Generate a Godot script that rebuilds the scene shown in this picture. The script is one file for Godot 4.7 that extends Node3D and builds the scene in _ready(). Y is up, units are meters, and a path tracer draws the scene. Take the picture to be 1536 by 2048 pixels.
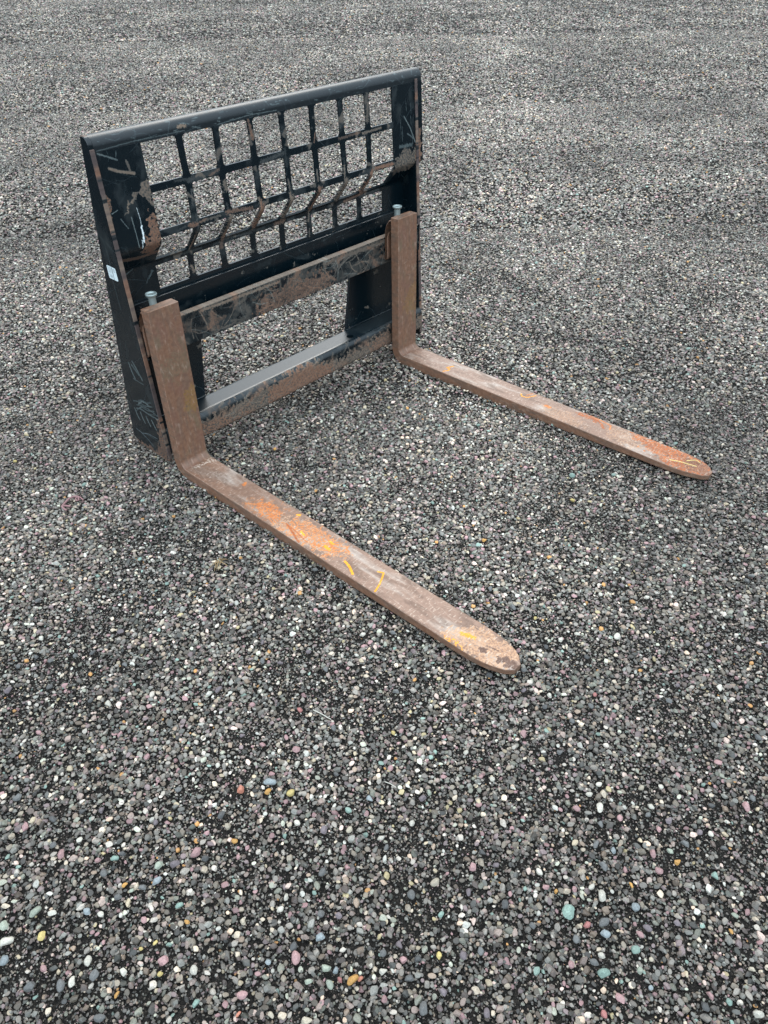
extends Node3D

# A pair of rusty pallet forks on a black carriage frame, standing on a grey gravel yard under an overcast sky.

const FRAME_W := 1.24        # outer width of the frame
const SHEET := 0.008         # thickness of the backrest sheet
const CAM := Vector3(-0.9707, 1.3922, 1.7885)
const HEADING := -0.8101

var rng := RandomNumberGenerator.new()
var noise_a := FastNoiseLite.new()
var noise_b := FastNoiseLite.new()
var noise_c := FastNoiseLite.new()
var pebble_meshes: Array = []
var pebble_mats := {}
var ground: MeshInstance3D
var taken := {}              # cells of the ground that already hold a larger stone


func _ready() -> void:
	rng.seed = 77
	# ---- camera
	var cam := Camera3D.new()
	cam.name = "camera"
	add_child(cam)
	cam.position = CAM
	cam.rotation = Vector3(-0.6721, HEADING, -0.0213)
	cam.fov = 67.70
	cam.near = 0.05
	cam.far = 900.0
	cam.current = true
	# ---- overcast sky
	var sun_from := Vector3(0.62, 0.80, -0.55).normalized()
	var sm := PanoramaSkyMaterial.new()
	sm.panorama = overcast(sun_from)
	sm.energy_multiplier = 1.0
	var sky := Sky.new()
	sky.sky_material = sm
	var env := Environment.new()
	env.background_mode = Environment.BG_SKY
	env.sky = sky
	env.ambient_light_source = Environment.AMBIENT_SOURCE_SKY
	env.tonemap_mode = Environment.TONE_MAPPER_LINEAR
	env.tonemap_exposure = 1.95
	env.sdfgi_enabled = true
	env.ssao_enabled = true
	env.ssil_enabled = true
	var we := WorldEnvironment.new()
	we.name = "world_environment"
	we.environment = env
	add_child(we)
	# ---- the sun behind the cloud: high, soft, from the right of the picture
	var sun := DirectionalLight3D.new()
	sun.name = "sun"
	add_child(sun)
	sun.look_at_from_position(sun_from * 10.0, Vector3.ZERO, Vector3.UP)
	sun.light_energy = 0.35
	sun.light_color = Color(1.0, 0.98, 0.95)
	sun.light_angular_distance = 26.0
	sun.sky_mode = DirectionalLight3D.SKY_MODE_LIGHT_ONLY
	sun.shadow_enabled = true

	noise_a.seed = 11
	noise_a.noise_type = FastNoiseLite.TYPE_SIMPLEX_SMOOTH
	noise_a.frequency = 1.0
	noise_a.fractal_octaves = 4
	noise_b.seed = 23
	noise_b.noise_type = FastNoiseLite.TYPE_SIMPLEX_SMOOTH
	noise_b.frequency = 1.0
	noise_b.fractal_octaves = 3
	noise_c.seed = 5
	noise_c.noise_type = FastNoiseLite.TYPE_SIMPLEX
	noise_c.frequency = 0.18
	noise_c.fractal_octaves = 2

	build_ground()
	build_frame()
	build_fork("rusty left pallet fork with orange rust smears, nearest the camera", 0.006, true)
	build_fork("rusty right pallet fork with straw lying on its orange tip", 1.010, false)
	build_pebbles()
	build_gravel()
	build_litter()


# A closed layer of cloud, thinner and brighter round the hidden sun.
func overcast(sun_from: Vector3) -> ImageTexture:
	var cloud := FastNoiseLite.new()
	cloud.seed = 40
	cloud.noise_type = FastNoiseLite.TYPE_SIMPLEX_SMOOTH
	cloud.frequency = 1.3
	cloud.fractal_octaves = 4
	var w := 512
	var h := 256
	var im := Image.create(w, h, false, Image.FORMAT_RGBF)
	for y in h:
		var th := PI * (y + 0.5) / h
		for x in w:
			var ph := TAU * ((x + 0.5) / w - 0.5)
			var d := Vector3(sin(ph) * sin(th), cos(th), -cos(ph) * sin(th))
			var g := acos(clampf(d.dot(sun_from), -1.0, 1.0))
			var l := 1.0 * (0.5 + 0.5 * d.y) + 0.95 * exp(-pow(g / 0.95, 2.0))
			var c := cloud.get_noise_3d(d.x * 1.6, d.y * 3.2, d.z * 1.6)
			l *= 1.0 + 0.22 * c
			if d.y < 0.0:
				im.set_pixel(x, y, Color(0.35, 0.35, 0.35))
			else:
				im.set_pixel(x, y, Color(0.80 * l, 0.955 * l, 1.09 * l))
	return ImageTexture.create_from_image(im)


# =====================================================================  helpers

func tag(o: Node, label: String, category: String, group := "", kind := "") -> void:
	o.set_meta("label", label)
	if category:
		o.set_meta("category", category)
	if group:
		o.set_meta("group", group)
	if kind:
		o.set_meta("kind", kind)


func put(called: String, mesh: Mesh, parent: Node, mats: Array = []) -> MeshInstance3D:
	var o := MeshInstance3D.new()
	o.name = called
	o.mesh = mesh
	for k in mats.size():
		if k < mesh.get_surface_count():
			mesh.surface_set_material(k, mats[k])
	parent.add_child(o, true)
	return o


func begin() -> SurfaceTool:
	var st := SurfaceTool.new()
	st.begin(Mesh.PRIMITIVE_TRIANGLES)
	return st


func tri(st: SurfaceTool, p: Array, n: Array, u: Array) -> void:
	var g: Vector3 = (p[1] - p[0]).cross(p[2] - p[0])
	if g.length_squared() < 1e-16:
		return
	var mid: Vector3 = n[0] + n[1] + n[2]
	var order := [0, 2, 1] if g.dot(mid) > 0.0 else [0, 1, 2]
	for k in order:
		st.set_normal(n[k])
		st.set_uv(u[k])
		st.add_vertex(p[k])


func quad(st: SurfaceTool, p: Array, n: Array, u: Array) -> void:
	tri(st, [p[0], p[1], p[2]], [n[0], n[1], n[2]], [u[0], u[1], u[2]])
	tri(st, [p[0], p[2], p[3]], [n[0], n[2], n[3]], [u[0], u[2], u[3]])


# A polygon with its corners rounded: [points, outward normals].
func rounded(poly: Array, radii: Array, segs := 3) -> Array:
	var area := 0.0
	for k in poly.size():
		area += poly[k].cross(poly[(k + 1) % poly.size()])
	if area < 0.0:
		poly = poly.duplicate()
		radii = radii.duplicate()
		poly.reverse()
		radii.reverse()
	var pts := PackedVector2Array()
	var nor := PackedVector2Array()
	var count := poly.size()
	for k in count:
		var v: Vector2 = poly[k]
		var d1: Vector2 = (v - poly[(k + count - 1) % count]).normalized()
		var d2: Vector2 = (poly[(k + 1) % count] - v).normalized()
		var r: float = radii[k]
		var turn := d1.angle_to(d2)
		var n1 := Vector2(d1.y, -d1.x)
		if absf(turn) < 0.01:
			pts.append(v)
			nor.append(n1)
			continue
		var t := r * tan(absf(turn) * 0.5)
		var s := signf(turn)
		var c := v - d1 * t - n1 * r * s
		for j in segs + 1:
			var n := n1.rotated(turn * float(j) / segs)
			pts.append(c + n * r * s)
			nor.append(n)
	return [pts, nor]


func lay(axis: String, p: Vector2, d: float) -> Vector3:
	if axis == "x":
		return Vector3(d, p.y, p.x)
	if axis == "y":
		return Vector3(p.x, d, p.y)
	return Vector3(p.x, p.y, d)


# Rect2 box: part of the plane (u axis, v axis) that the texture covers; plane "xy", "zy" or "xz".
func uv_of(p: Vector3, plane: String, box: Rect2) -> Vector2:
	var q := Vector2(p.x, p.y)
	if plane == "zy":
		q = Vector2(p.z, p.y)
	elif plane == "xz":
		q = Vector2(p.x, p.z)
	q = (q - box.position) / box.size
	return Vector2(q.x, 1.0 - q.y)


# A rounded profile pushed along an axis with chamfered ends. Quads whose normal has z over 0.55 go to the second tool, if there is one.
func extrude(st: SurfaceTool, prof: Array, axis: String, ds: Array, ch: float, plane := "xy", box := Rect2(0, 0, 1, 1), front: SurfaceTool = null, skip = null, front_box := Rect2(0, 0, 1, 1)) -> void:
	var pts: PackedVector2Array = prof[0]
	var nor: PackedVector2Array = prof[1]
	var count := pts.size()
	var d0: float = ds[0]
	var d1: float = ds[ds.size() - 1]
	var steps := [[d0, ch], [d0 + ch, 0.0]]
	for k in range(1, ds.size() - 1):
		steps.append([ds[k], 0.0])
	steps.append([d1 - ch, 0.0])
	steps.append([d1, ch])
	var ax := lay(axis, Vector2.ZERO, 1.0)
	for s in steps.size() - 1:
		var a: Array = steps[s]
		var b: Array = steps[s + 1]
		for k in count:
			var j := (k + 1) % count
			if skip != null and skip.call(pts[k], pts[j], (a[0] + b[0]) * 0.5):
				continue
			var p := [lay(axis, pts[k] - nor[k] * a[1], a[0]), lay(axis, pts[j] - nor[j] * a[1], a[0]), lay(axis, pts[j] - nor[j] * b[1], b[0]), lay(axis, pts[k] - nor[k] * b[1], b[0])]
			var nk := lay(axis, nor[k], 0.0)
			var nj := lay(axis, nor[j], 0.0)
			if s == 0:
				nk = (nk - ax).normalized()
				nj = (nj - ax).normalized()
			elif s == steps.size() - 2:
				nk = (nk + ax).normalized()
				nj = (nj + ax).normalized()
			var to := st
			if front and (nk + nj).z > 0.55:
				to = front
			var pl := plane
			var bx := box
			if to == front and front:
				pl = "xy"
				bx = front_box
			quad(to, p, [nk, nj, nj, nk], [uv_of(p[0], pl, bx), uv_of(p[1], pl, bx), uv_of(p[2], pl, bx), uv_of(p[3], pl, bx)])
	var inset := PackedVector2Array()
	for k in count:
		inset.append(pts[k] - nor[k] * ch)
	var ids := Geometry2D.triangulate_polygon(inset)
	for e in 2:
		var n := -ax if e == 0 else ax
		for k in range(0, ids.size(), 3):
			var p := []
			var u := []
			for j in 3:
				var q := lay(axis, inset[ids[k + j]], d0 if e == 0 else d1)
				p.append(q)
				u.append(uv_of(q, plane, box))
			tri(st, p, [n, n, n], u)


# A box with softened edges.
func bar(st: SurfaceTool, lo: Vector3, hi: Vector3, r := 0.0015, axis := "x", plane := "xy", box := Rect2(0, 0, 1, 1)) -> void:
	if axis == "x":
		extrude(st, rounded([Vector2(lo.z, lo.y), Vector2(hi.z, lo.y), Vector2(hi.z, hi.y), Vector2(lo.z, hi.y)], [r, r, r, r], 2), "x", [lo.x, hi.x], r, plane, box)
	else:
		extrude(st, rounded([Vector2(lo.x, lo.y), Vector2(hi.x, lo.y), Vector2(hi.x, hi.y), Vector2(lo.x, hi.y)], [r, r, r, r], 2), "z", [lo.z, hi.z], r, plane, box)


# The path of the sheet's front face, (y, z), with its bends rounded.
func bent(points: Array, r: float, segs := 4, step := 0.004) -> PackedVector2Array:
	var out := PackedVector2Array()
	for k in points.size():
		var v: Vector2 = points[k]
		if k == 0 or k == points.size() - 1:
			out.append(v)
			continue
		var d1: Vector2 = (v - points[k - 1]).normalized()
		var d2: Vector2 = (points[k + 1] - v).normalized()
		var t := r * tan(absf(d1.angle_to(d2)) * 0.5)
		for j in segs + 1:
			var w := float(j) / segs
			out.append((v - d1 * t).lerp(v, w).lerp(v.lerp(v + d2 * t, w), w))
	var fine := PackedVector2Array()
	for k in out.size() - 1:
		var n := maxi(1, int(out[k].distance_to(out[k + 1]) / step))
		for j in n:
			fine.append(out[k].lerp(out[k + 1], float(j) / n))
	fine.append(out[out.size() - 1])
	return fine


# A strip of sheet that follows a path in (y, z); left(s) and right(s) give its edges at each path point.
func strip(st: SurfaceTool, path: PackedVector2Array, edges, th: float, plane := "xy", box := Rect2(0, 0, 1, 1)) -> void:
	var rings := []
	var c := 0.0012
	for k in path.size():
		var d: Vector2 = (path[mini(k + 1, path.size() - 1)] - path[maxi(k - 1, 0)]).normalized()
		var f := Vector3(0, d.y, -d.x)      # the front normal of (y, z) = (d.x, d.y): across the path
		if f.z < 0.0:
			f = -f
		var p := Vector3(0, path[k].x, path[k].y)
		var e: Vector2 = edges.call(path[k])
		rings.append([p, f, e])
	for k in rings.size() - 1:
		var a: Array = rings[k]
		var b: Array = rings[k + 1]
		var ra := strip_ring(a, th, c)
		var rb := strip_ring(b, th, c)
		var side := [[0, 1, Vector3.LEFT], [1, 2, Vector3(-0.7, 0, 0.7)], [2, 3, null], [3, 4, Vector3(0.7, 0, 0.7)], [4, 5, Vector3.RIGHT], [5, 0, null]]
		for s in side:
			var na: Vector3
			var nb: Vector3
			if s[2] == null:
				var g := 1.0 if s[0] == 2 else -1.0
				na = a[1] * g
				nb = b[1] * g
			elif absf(s[2].z) > 0.1:
				na = (Vector3(s[2].x, 0, 0) + a[1] * 0.7).normalized()
				nb = (Vector3(s[2].x, 0, 0) + b[1] * 0.7).normalized()
			else:
				na = s[2]
				nb = s[2]
			var p := [ra[s[0]], ra[s[1]], rb[s[1]], rb[s[0]]]
			quad(st, p, [na, na, nb, nb], [uv_of(p[0], plane, box), uv_of(p[1], plane, box), uv_of(p[2], plane, box), uv_of(p[3], plane, box)])
	for k in [0, rings.size() - 1]:
		var r := strip_ring(rings[k], th, c)
		var n: Vector3 = (r[0] - strip_ring(rings[1 if k == 0 else k - 1], th, c)[0]).normalized()
		for t in [[0, 1, 2], [0, 2, 3], [0, 3, 4], [0, 4, 5]]:
			tri(st, [r[t[0]], r[t[1]], r[t[2]]], [n, n, n], [uv_of(r[t[0]], plane, box), uv_of(r[t[1]], plane, box), uv_of(r[t[2]], plane, box)])


func strip_ring(a: Array, th: float, c: float) -> Array:
	var p: Vector3 = a[0]
	var f: Vector3 = a[1]
	var l := Vector3(a[2].x, 0, 0)
	var r := Vector3(a[2].y, 0, 0)
	var cx := Vector3(c, 0, 0)
	return [p + l - f * th, p + l - f * c, p + l + cx, p + r - cx, p + r - f * c, p + r - f * th]


func tube(st: SurfaceTool, path: Array, r0: float, r1: float, sides := 6) -> void:
	var rings := []
	for k in path.size():
		var d: Vector3 = (path[mini(k + 1, path.size() - 1)] - path[maxi(k - 1, 0)]).normalized()
		var a := d.cross(Vector3.UP if absf(d.y) < 0.9 else Vector3.RIGHT).normalized()
		var b := d.cross(a)
		var r := lerpf(r0, r1, float(k) / (path.size() - 1))
		var ring := []
		for j in sides:
			var t := TAU * j / sides
			ring.append([path[k] + (a * cos(t) + b * sin(t)) * r, a * cos(t) + b * sin(t)])
		rings.append(ring)
	for k in rings.size() - 1:
		for j in sides:
			var i := (j + 1) % sides
			var q := [rings[k][j], rings[k][i], rings[k + 1][i], rings[k + 1][j]]
			quad(st, [q[0][0], q[1][0], q[2][0], q[3][0]], [q[0][1], q[1][1], q[2][1], q[3][1]], [Vector2.ZERO, Vector2.ZERO, Vector2.ZERO, Vector2.ZERO])


# A turned shape round the y axis: profile of (radius, y).
func lathe(st: SurfaceTool, at: Vector3, prof: Array, sides := 20) -> void:
	for k in prof.size() - 1:
		var a: Vector2 = prof[k]
		var b: Vector2 = prof[k + 1]
		var d := (b - a).normalized()
		for j in sides:
			var t0 := TAU * j / sides
			var t1 := TAU * (j + 1) / sides
			var e0 := Vector3(cos(t0), 0, sin(t0))
			var e1 := Vector3(cos(t1), 0, sin(t1))
			var n0 := e0 * d.y - Vector3.UP * d.x
			var n1 := e1 * d.y - Vector3.UP * d.x
			quad(st, [at + e0 * a.x + Vector3.UP * a.y, at + e1 * a.x + Vector3.UP * a.y, at + e1 * b.x + Vector3.UP * b.y, at + e0 * b.x + Vector3.UP * b.y], [n0, n1, n1, n0], [Vector2.ZERO, Vector2.ZERO, Vector2.ZERO, Vector2.ZERO])


# =====================================================================  painted surfaces: layers of paint, mud, rust and scratches over a rectangle in metres

class Coat:
	var w: int
	var h: int
	var box: Rect2
	var layers := {}        # name -> PackedFloat32Array of cover
	var na: FastNoiseLite
	var nb: FastNoiseLite

	func _init(b: Rect2, ppm: float, a: FastNoiseLite, c: FastNoiseLite) -> void:
		box = b
		w = clampi(int(b.size.x * ppm), 16, 2048)
		h = clampi(int(b.size.y * ppm), 16, 2048)
		na = a
		nb = c

	func layer(called: String) -> PackedFloat32Array:
		if not layers.has(called):
			var f := PackedFloat32Array()
			f.resize(w * h)
			layers[called] = f
		return layers[called]

	# A smear along a path (metres), of a width in metres, broken up by a grain.
	func stroke(called: String, pts: Array, width: float, strength := 1.0, ragged := 0.6) -> void:
		var f := layer(called)
		var px := w / box.size.x
		var py := h / box.size.y
		for k in pts.size() - 1:
			var a: Vector2 = pts[k]
			var b: Vector2 = pts[k + 1]
			var lo := Vector2(minf(a.x, b.x), minf(a.y, b.y)) - Vector2(width, width)
			var hi := Vector2(maxf(a.x, b.x), maxf(a.y, b.y)) + Vector2(width, width)
			for iy in range(maxi(0, int((lo.y - box.position.y) * py)), mini(h, int((hi.y - box.position.y) * py) + 1)):
				for ix in range(maxi(0, int((lo.x - box.position.x) * px)), mini(w, int((hi.x - box.position.x) * px) + 1)):
					var p := box.position + Vector2((ix + 0.5) / px, (iy + 0.5) / py)
					var q := Geometry2D.get_closest_point_to_segment(p, a, b)
					var d := p.distance_to(q) / (width * 0.5)
					if d > 1.4:
						continue
					d += ragged * na.get_noise_2d(p.x * 160.0, p.y * 160.0)
					var v := clampf((1.0 - d) * 2.5, 0.0, 1.0) * strength
					var at := (h - 1 - iy) * w + ix
					if v > f[at]:
						f[at] = v
		layers[called] = f

	# A patch with a ragged outline.
	func patch(called: String, poly: Array, strength := 1.0, warp := 0.012, grain := 0.5) -> void:
		var f := layer(called)
		var px := w / box.size.x
		var py := h / box.size.y
		var pp := PackedVector2Array(poly)
		var lo: Vector2 = pp[0]
		var hi: Vector2 = pp[0]
		for q in pp:
			lo = lo.min(q)
			hi = hi.max(q)
		lo -= Vector2(warp, warp)
		hi += Vector2(warp, warp)
		for iy in range(maxi(0, int((lo.y - box.position.y) * py)), mini(h, int((hi.y - box.position.y) * py) + 1)):
			for ix in range(maxi(0, int((lo.x - box.position.x) * px)), mini(w, int((hi.x - box.position.x) * px) + 1)):
				var p := box.position + Vector2((ix + 0.5) / px, (iy + 0.5) / py)
				var q := p + Vector2(na.get_noise_2d(p.x * 45.0, p.y * 45.0), nb.get_noise_2d(p.x * 45.0, p.y * 45.0)) * warp * 1.6
				if Geometry2D.is_point_in_polygon(q, pp):
					var v := strength * clampf(1.0 + grain * (nb.get_noise_2d(p.x * 130.0, p.y * 130.0) * 2.2 - 0.35), 0.0, 1.0)
					var at := (h - 1 - iy) * w + ix
					if v > f[at]:
						f[at] = v
		layers[called] = f

	# Scattered cover where a noise passes a threshold.
	func scatter(called: String, fx: float, fy: float, over: float, soft: float, strength: float, shift := 0.0) -> void:
		var f := layer(called)
		for iy in h:
			var y := (box.position.y + box.size.y * (iy + 0.5) / h) * fy + shift
			for ix in w:
				var x := (box.position.x + box.size.x * (ix + 0.5) / w) * fx + shift
				var v := clampf((na.get_noise_2d(x, y) - over) / soft, 0.0, 1.0) * strength
				if v > 0.0:
					var at := (h - 1 - iy) * w + ix
					if v > f[at]:
						f[at] = v
		layers[called] = f

	# stack: [name, colour, second colour, roughness, relief], bottom first; the first is the ground coat.
	func make(stack: Array, gloss := 0.5, relief := 0.05, metal := 0.0) -> StandardMaterial3D:
		var col := Image.create(w, h, false, Image.FORMAT_RGB8)
		var bytes := PackedByteArray()
		var rough := PackedByteArray()
		bytes.resize(w * h * 3)
		rough.resize(w * h * 3)
		var names := []
		for s in stack:
			names.append(layers.get(s[0], PackedFloat32Array()))
		for iy in h:
			for ix in w:
				var at := iy * w + ix
				var x := ix * box.size.x / w
				var y := iy * box.size.y / h
				var g := nb.get_noise_2d(x * 60.0, y * 60.0) * 0.9
				var g2 := na.get_noise_2d(x * 260.0 + 40.0, y * 260.0)
				var t := clampf(0.5 + g * 0.7 + g2 * 0.35, 0.0, 1.0)
				var c: Color = stack[0][1].lerp(stack[0][2], t)
				var r: float = stack[0][3] + g2 * 0.06
				var hgt: float = 0.3 + g2 * 0.04
				for k in range(1, stack.size()):
					var f: PackedFloat32Array = names[k]
					if f.size() == 0:
						continue
					var v := f[at]
					if v > 0.0:
						c = c.lerp(stack[k][1].lerp(stack[k][2], t), v)
						r = lerpf(r, stack[k][3], v)
						hgt += stack[k][4] * v * (0.7 + 0.6 * t)
				bytes[at * 3] = clampi(int(c.r * 255.0 + 0.5), 0, 255)
				bytes[at * 3 + 1] = clampi(int(c.g * 255.0 + 0.5), 0, 255)
				bytes[at * 3 + 2] = clampi(int(c.b * 255.0 + 0.5), 0, 255)
				rough[at * 3] = clampi(int(hgt * 255.0), 0, 255)
				rough[at * 3 + 1] = clampi(int(r * 255.0), 0, 255)
		col = Image.create_from_data(w, h, false, Image.FORMAT_RGB8, bytes)
		var m := StandardMaterial3D.new()
		m.albedo_texture = ImageTexture.create_from_image(col)
		var ri := ImageTexture.create_from_image(Image.create_from_data(w, h, false, Image.FORMAT_RGB8, rough))
		m.roughness = 1.0
		m.roughness_texture = ri
		m.roughness_texture_channel = BaseMaterial3D.TEXTURE_CHANNEL_GREEN
		m.heightmap_enabled = true
		m.heightmap_texture = ri
		m.heightmap_scale = relief
		m.metallic = metal
		m.metallic_specular = gloss
		return m


func coat(box: Rect2, ppm := 800.0) -> Coat:
	return Coat.new(box, ppm, noise_a, noise_b)


# Paint, mud, rust and scratch colours, as they are in daylight (sRGB).
const PAINT := Color(0.010, 0.056, 0.078)
const PAINT_B := Color(0.018, 0.068, 0.090)
const MUD := Color(0.42, 0.35, 0.295)
const MUD_B := Color(0.52, 0.445, 0.38)
const RUST := Color(0.42, 0.29, 0.22)
const RUST_B := Color(0.53, 0.385, 0.30)
const SCUFF := Color(0.42, 0.45, 0.44)
const SCUFF_B := Color(0.55, 0.57, 0.55)
const BARE := Color(0.80, 0.84, 0.84)

func paint_stack(rough := 0.24) -> Array:
	return [["paint", PAINT, PAINT_B, rough, 0.0], ["dust", Color(0.19, 0.20, 0.20), Color(0.26, 0.26, 0.25), 0.55, 0.03], ["mud", MUD, MUD_B, 0.95, 0.22], ["rust", RUST, RUST_B, 0.92, 0.15], ["scuff", SCUFF, SCUFF_B, 0.6, -0.06], ["bare", BARE, Color(0.9, 0.92, 0.92), 0.45, -0.08]]


func random_scratches(c: Coat, count: int, long: float, layer: String, wide := 0.0016, strength := 0.5) -> void:
	for k in count:
		var p := c.box.position + Vector2(rng.randf(), rng.randf()) * c.box.size
		var a := rng.randf() * TAU
		var path := [p]
		var bend := rng.randf_range(-0.5, 0.5)
		for j in 3:
			a += bend
			p += Vector2(cos(a), sin(a)) * long * rng.randf_range(0.15, 0.5)
			path.append(p)
		c.stroke(layer, path, wide * rng.randf_range(0.6, 1.6), strength * rng.randf_range(0.4, 1.0), 0.5)


# A coat that repeats over hidden and small parts, laid by triplanar mapping.
func plain_paint() -> StandardMaterial3D:
	var c := coat(Rect2(0, 0, 0.8, 0.8), 640.0)
	c.scatter("dust", 6.0, 6.0, 0.25, 0.4, 0.4)
	c.scatter("mud", 18.0, 18.0, 0.46, 0.1, 0.7, 3.0)
	random_scratches(c, 40, 0.1, "scuff", 0.0014, 0.4)
	var m := c.make(paint_stack())
	m.uv1_triplanar = true
	m.uv1_scale = Vector3(1.25, 1.25, 1.25)
	return m


# =====================================================================  the frame

func sheet_z(y: float) -> float:
	return -0.0576 - 0.0448 * (y - 0.03)


func build_frame() -> void:
	var root := Node3D.new()
	root.name = "fork_frame"
	add_child(root)
	tag(root, "black steel fork frame with open grid backrest standing upright on gravel", "fork frame")
	var clean := plain_paint()
	var W := FRAME_W

	# side plates: narrow at the top, deep at the foot
	var edge_coat := coat(Rect2(-0.12, 0.03, 0.08, 0.94), 700.0)
	edge_coat.scatter("rust", 30.0, 9.0, 0.15, 0.3, 0.8)
	edge_coat.scatter("mud", 34.0, 12.0, 0.15, 0.2, 0.7, 8.0)
	edge_coat.scatter("paint", 40.0, 30.0, 0.34, 0.1, 0.9, 18.0)
	var edge_mat := edge_coat.make([["bare", Color(0.25, 0.205, 0.195), Color(0.33, 0.275, 0.26), 0.7, 0.0], ["rust", RUST, RUST_B, 0.9, 0.1], ["mud", MUD, MUD_B, 0.95, 0.1], ["paint", PAINT, PAINT_B, 0.35, 0.0]])
	for s in 2:
		var x0 := 0.0 if s == 0 else 1.200
		var box := Rect2(-0.262, 0.03, 0.212, 0.935)
		var c := coat(box, 760.0)
		c.scatter("dust", 9.0, 5.0, 0.22, 0.4, 0.45, 4.0 + s)
		random_scratches(c, 26, 0.09, "scuff", 0.0015, 0.28)
		if s == 0:
			c.stroke("scuff", [Vector2(-0.164, 0.345), Vector2(-0.157, 0.318), Vector2(-0.148, 0.300)], 0.007, 0.65)
			c.stroke("scuff", [Vector2(-0.140, 0.358), Vector2(-0.125, 0.338), Vector2(-0.106, 0.308)], 0.007, 0.65)
			c.stroke("scuff", [Vector2(-0.148, 0.344), Vector2(-0.122, 0.322)], 0.009, 0.5)
			c.stroke("scuff", [Vector2(-0.158, 0.296), Vector2(-0.130, 0.294), Vector2(-0.104, 0.294)], 0.003, 0.7)
			for k in 7:
				var y := 0.232 - k * 0.008 + rng.randf_range(-0.004, 0.004)
				var z0 := -0.205 + rng.randf_range(0.0, 0.06)
				var z1 := rng.randf_range(-0.10, -0.062)
				c.stroke("scuff", [Vector2(z0, y - rng.randf_range(0.008, 0.024)), Vector2(z0 + 0.025, y), Vector2((z0 + z1) * 0.5 + 0.01, y + rng.randf_range(-0.004, 0.006)), Vector2(z1, y + rng.randf_range(-0.004, 0.014))], rng.randf_range(0.002, 0.0065), rng.randf_range(0.3, 0.75), 0.9)
			for k in 4:
				var z := -0.197 + k * 0.030
				c.stroke("scuff", [Vector2(z, 0.178 - k * 0.003), Vector2(z + 0.004, 0.160), Vector2(z + 0.014, 0.142)], 0.006, 0.7)
			c.stroke("bare", [Vector2(-0.223, 0.094), Vector2(-0.188, 0.090), Vector2(-0.150, 0.103), Vector2(-0.100, 0.106)], 0.002, 0.5, 0.3)
			c.stroke("bare", [Vector2(-0.190, 0.088), Vector2(-0.160, 0.078), Vector2(-0.137, 0.064)], 0.0022, 0.5, 0.3)
			c.stroke("scuff", [Vector2(-0.170, 0.098), Vector2(-0.120, 0.098), Vector2(-0.080, 0.092)], 0.0016, 0.5, 0.3)
			c.patch("rust", [Vector2(-0.078, 0.19), Vector2(-0.055, 0.19), Vector2(-0.055, 0.03), Vector2(-0.24, 0.03), Vector2(-0.235, 0.05), Vector2(-0.12, 0.052), Vector2(-0.09, 0.09)], 0.9, 0.012, 0.7)
			c.stroke("scuff", [Vector2(-0.135, 0.71), Vector2(-0.130, 0.66), Vector2(-0.137, 0.60), Vector2(-0.132, 0.52)], 0.0018, 0.5, 0.3)
		var st := begin()
		extrude(st, rounded([Vector2(-0.0588, 0.036), Vector2(-0.225, 0.036), Vector2(-0.252, 0.062), Vector2(-0.1285, 0.9675 if s == 0 else 0.945), Vector2(-0.0975, 0.9675 if s == 0 else 0.945)], [0.006, 0.03, 0.03, 0.008, 0.022], 6), "x", [x0, x0 + 0.014], 0.002, "zy", box)
		var plate := put("side_plate", st.commit(), root, [c.make(paint_stack())])
		if s == 0:
			plate.set_meta("label", "scratched outer side plate with a white sticker")
		# the flame-cut front edge, rubbed bare and rusty
		st = begin()
		extrude(st, rounded([Vector2(-0.0602, 0.045), Vector2(-0.0562, 0.045), Vector2(-0.0941, 0.938), Vector2(-0.0981, 0.938)], [0.0012, 0.0012, 0.0012, 0.0012], 2), "x", [x0 + 0.0008, x0 + 0.0132], 0.001, "zy", Rect2(-0.12, 0.03, 0.08, 0.94))
		put("worn_edge", st.commit(), plate, [edge_mat])
		if s == 0:
			build_sticker(plate)

	# the sheet of the backrest: rolled top, solid ends, a grid between; it steps back above the carriage bar
	var zt := sheet_z(0.928)
	var pts := PackedVector2Array()
	var nor := PackedVector2Array()
	pts.append(Vector2(zt - 0.0004, 0.929))
	nor.append(Vector2(1, 0))
	for k in 15:
		var a := deg_to_rad(112.0 * k / 14.0)
		pts.append(Vector2(zt - 0.025 + cos(a) * 0.025 - 0.0004, 0.941 + sin(a) * 0.025))
		nor.append(Vector2(cos(a), sin(a)))
	pts.append(Vector2(zt - 0.0305, 0.940))
	nor.append(Vector2(-1, 0))
	pts.append(Vector2(zt - 0.010, 0.929))
	nor.append(Vector2(-0.7, -0.7))
	var rail_box := Rect2(0, 0.92, W, 0.05)
	var rail_coat := coat(rail_box, 800.0)
	rail_coat.scatter("dust", 16.0, 30.0, 0.36, 0.35, 0.4)
	rail_coat.scatter("scuff", 20.0, 90.0, 0.42, 0.1, 0.5, 6.0)
	random_scratches(rail_coat, 40, 0.05, "scuff", 0.0014, 0.5)
	for k in 14:
		var p := Vector2(rng.randf_range(0.15, 1.2), rng.randf_range(0.934, 0.962))
		rail_coat.stroke("scuff", [p, p + Vector2(rng.randf_range(-0.03, 0.03), rng.randf_range(-0.010, 0.010))], rng.randf_range(0.002, 0.006), rng.randf_range(0.25, 0.6), 1.1)
	rail_coat.stroke("mud", [Vector2(0.262, 0.947), Vector2(0.285, 0.946)], 0.010, 0.95, 0.8)
	rail_coat.stroke("scuff", [Vector2(0.39, 0.932), Vector2(0.50, 0.938), Vector2(0.60, 0.935)], 0.003, 0.6, 0.5)
	rail_coat.stroke("scuff", [Vector2(0.02, 0.932), Vector2(0.12, 0.936), Vector2(0.28, 0.935)], 0.003, 0.5, 0.6)
	var st := begin()
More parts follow.
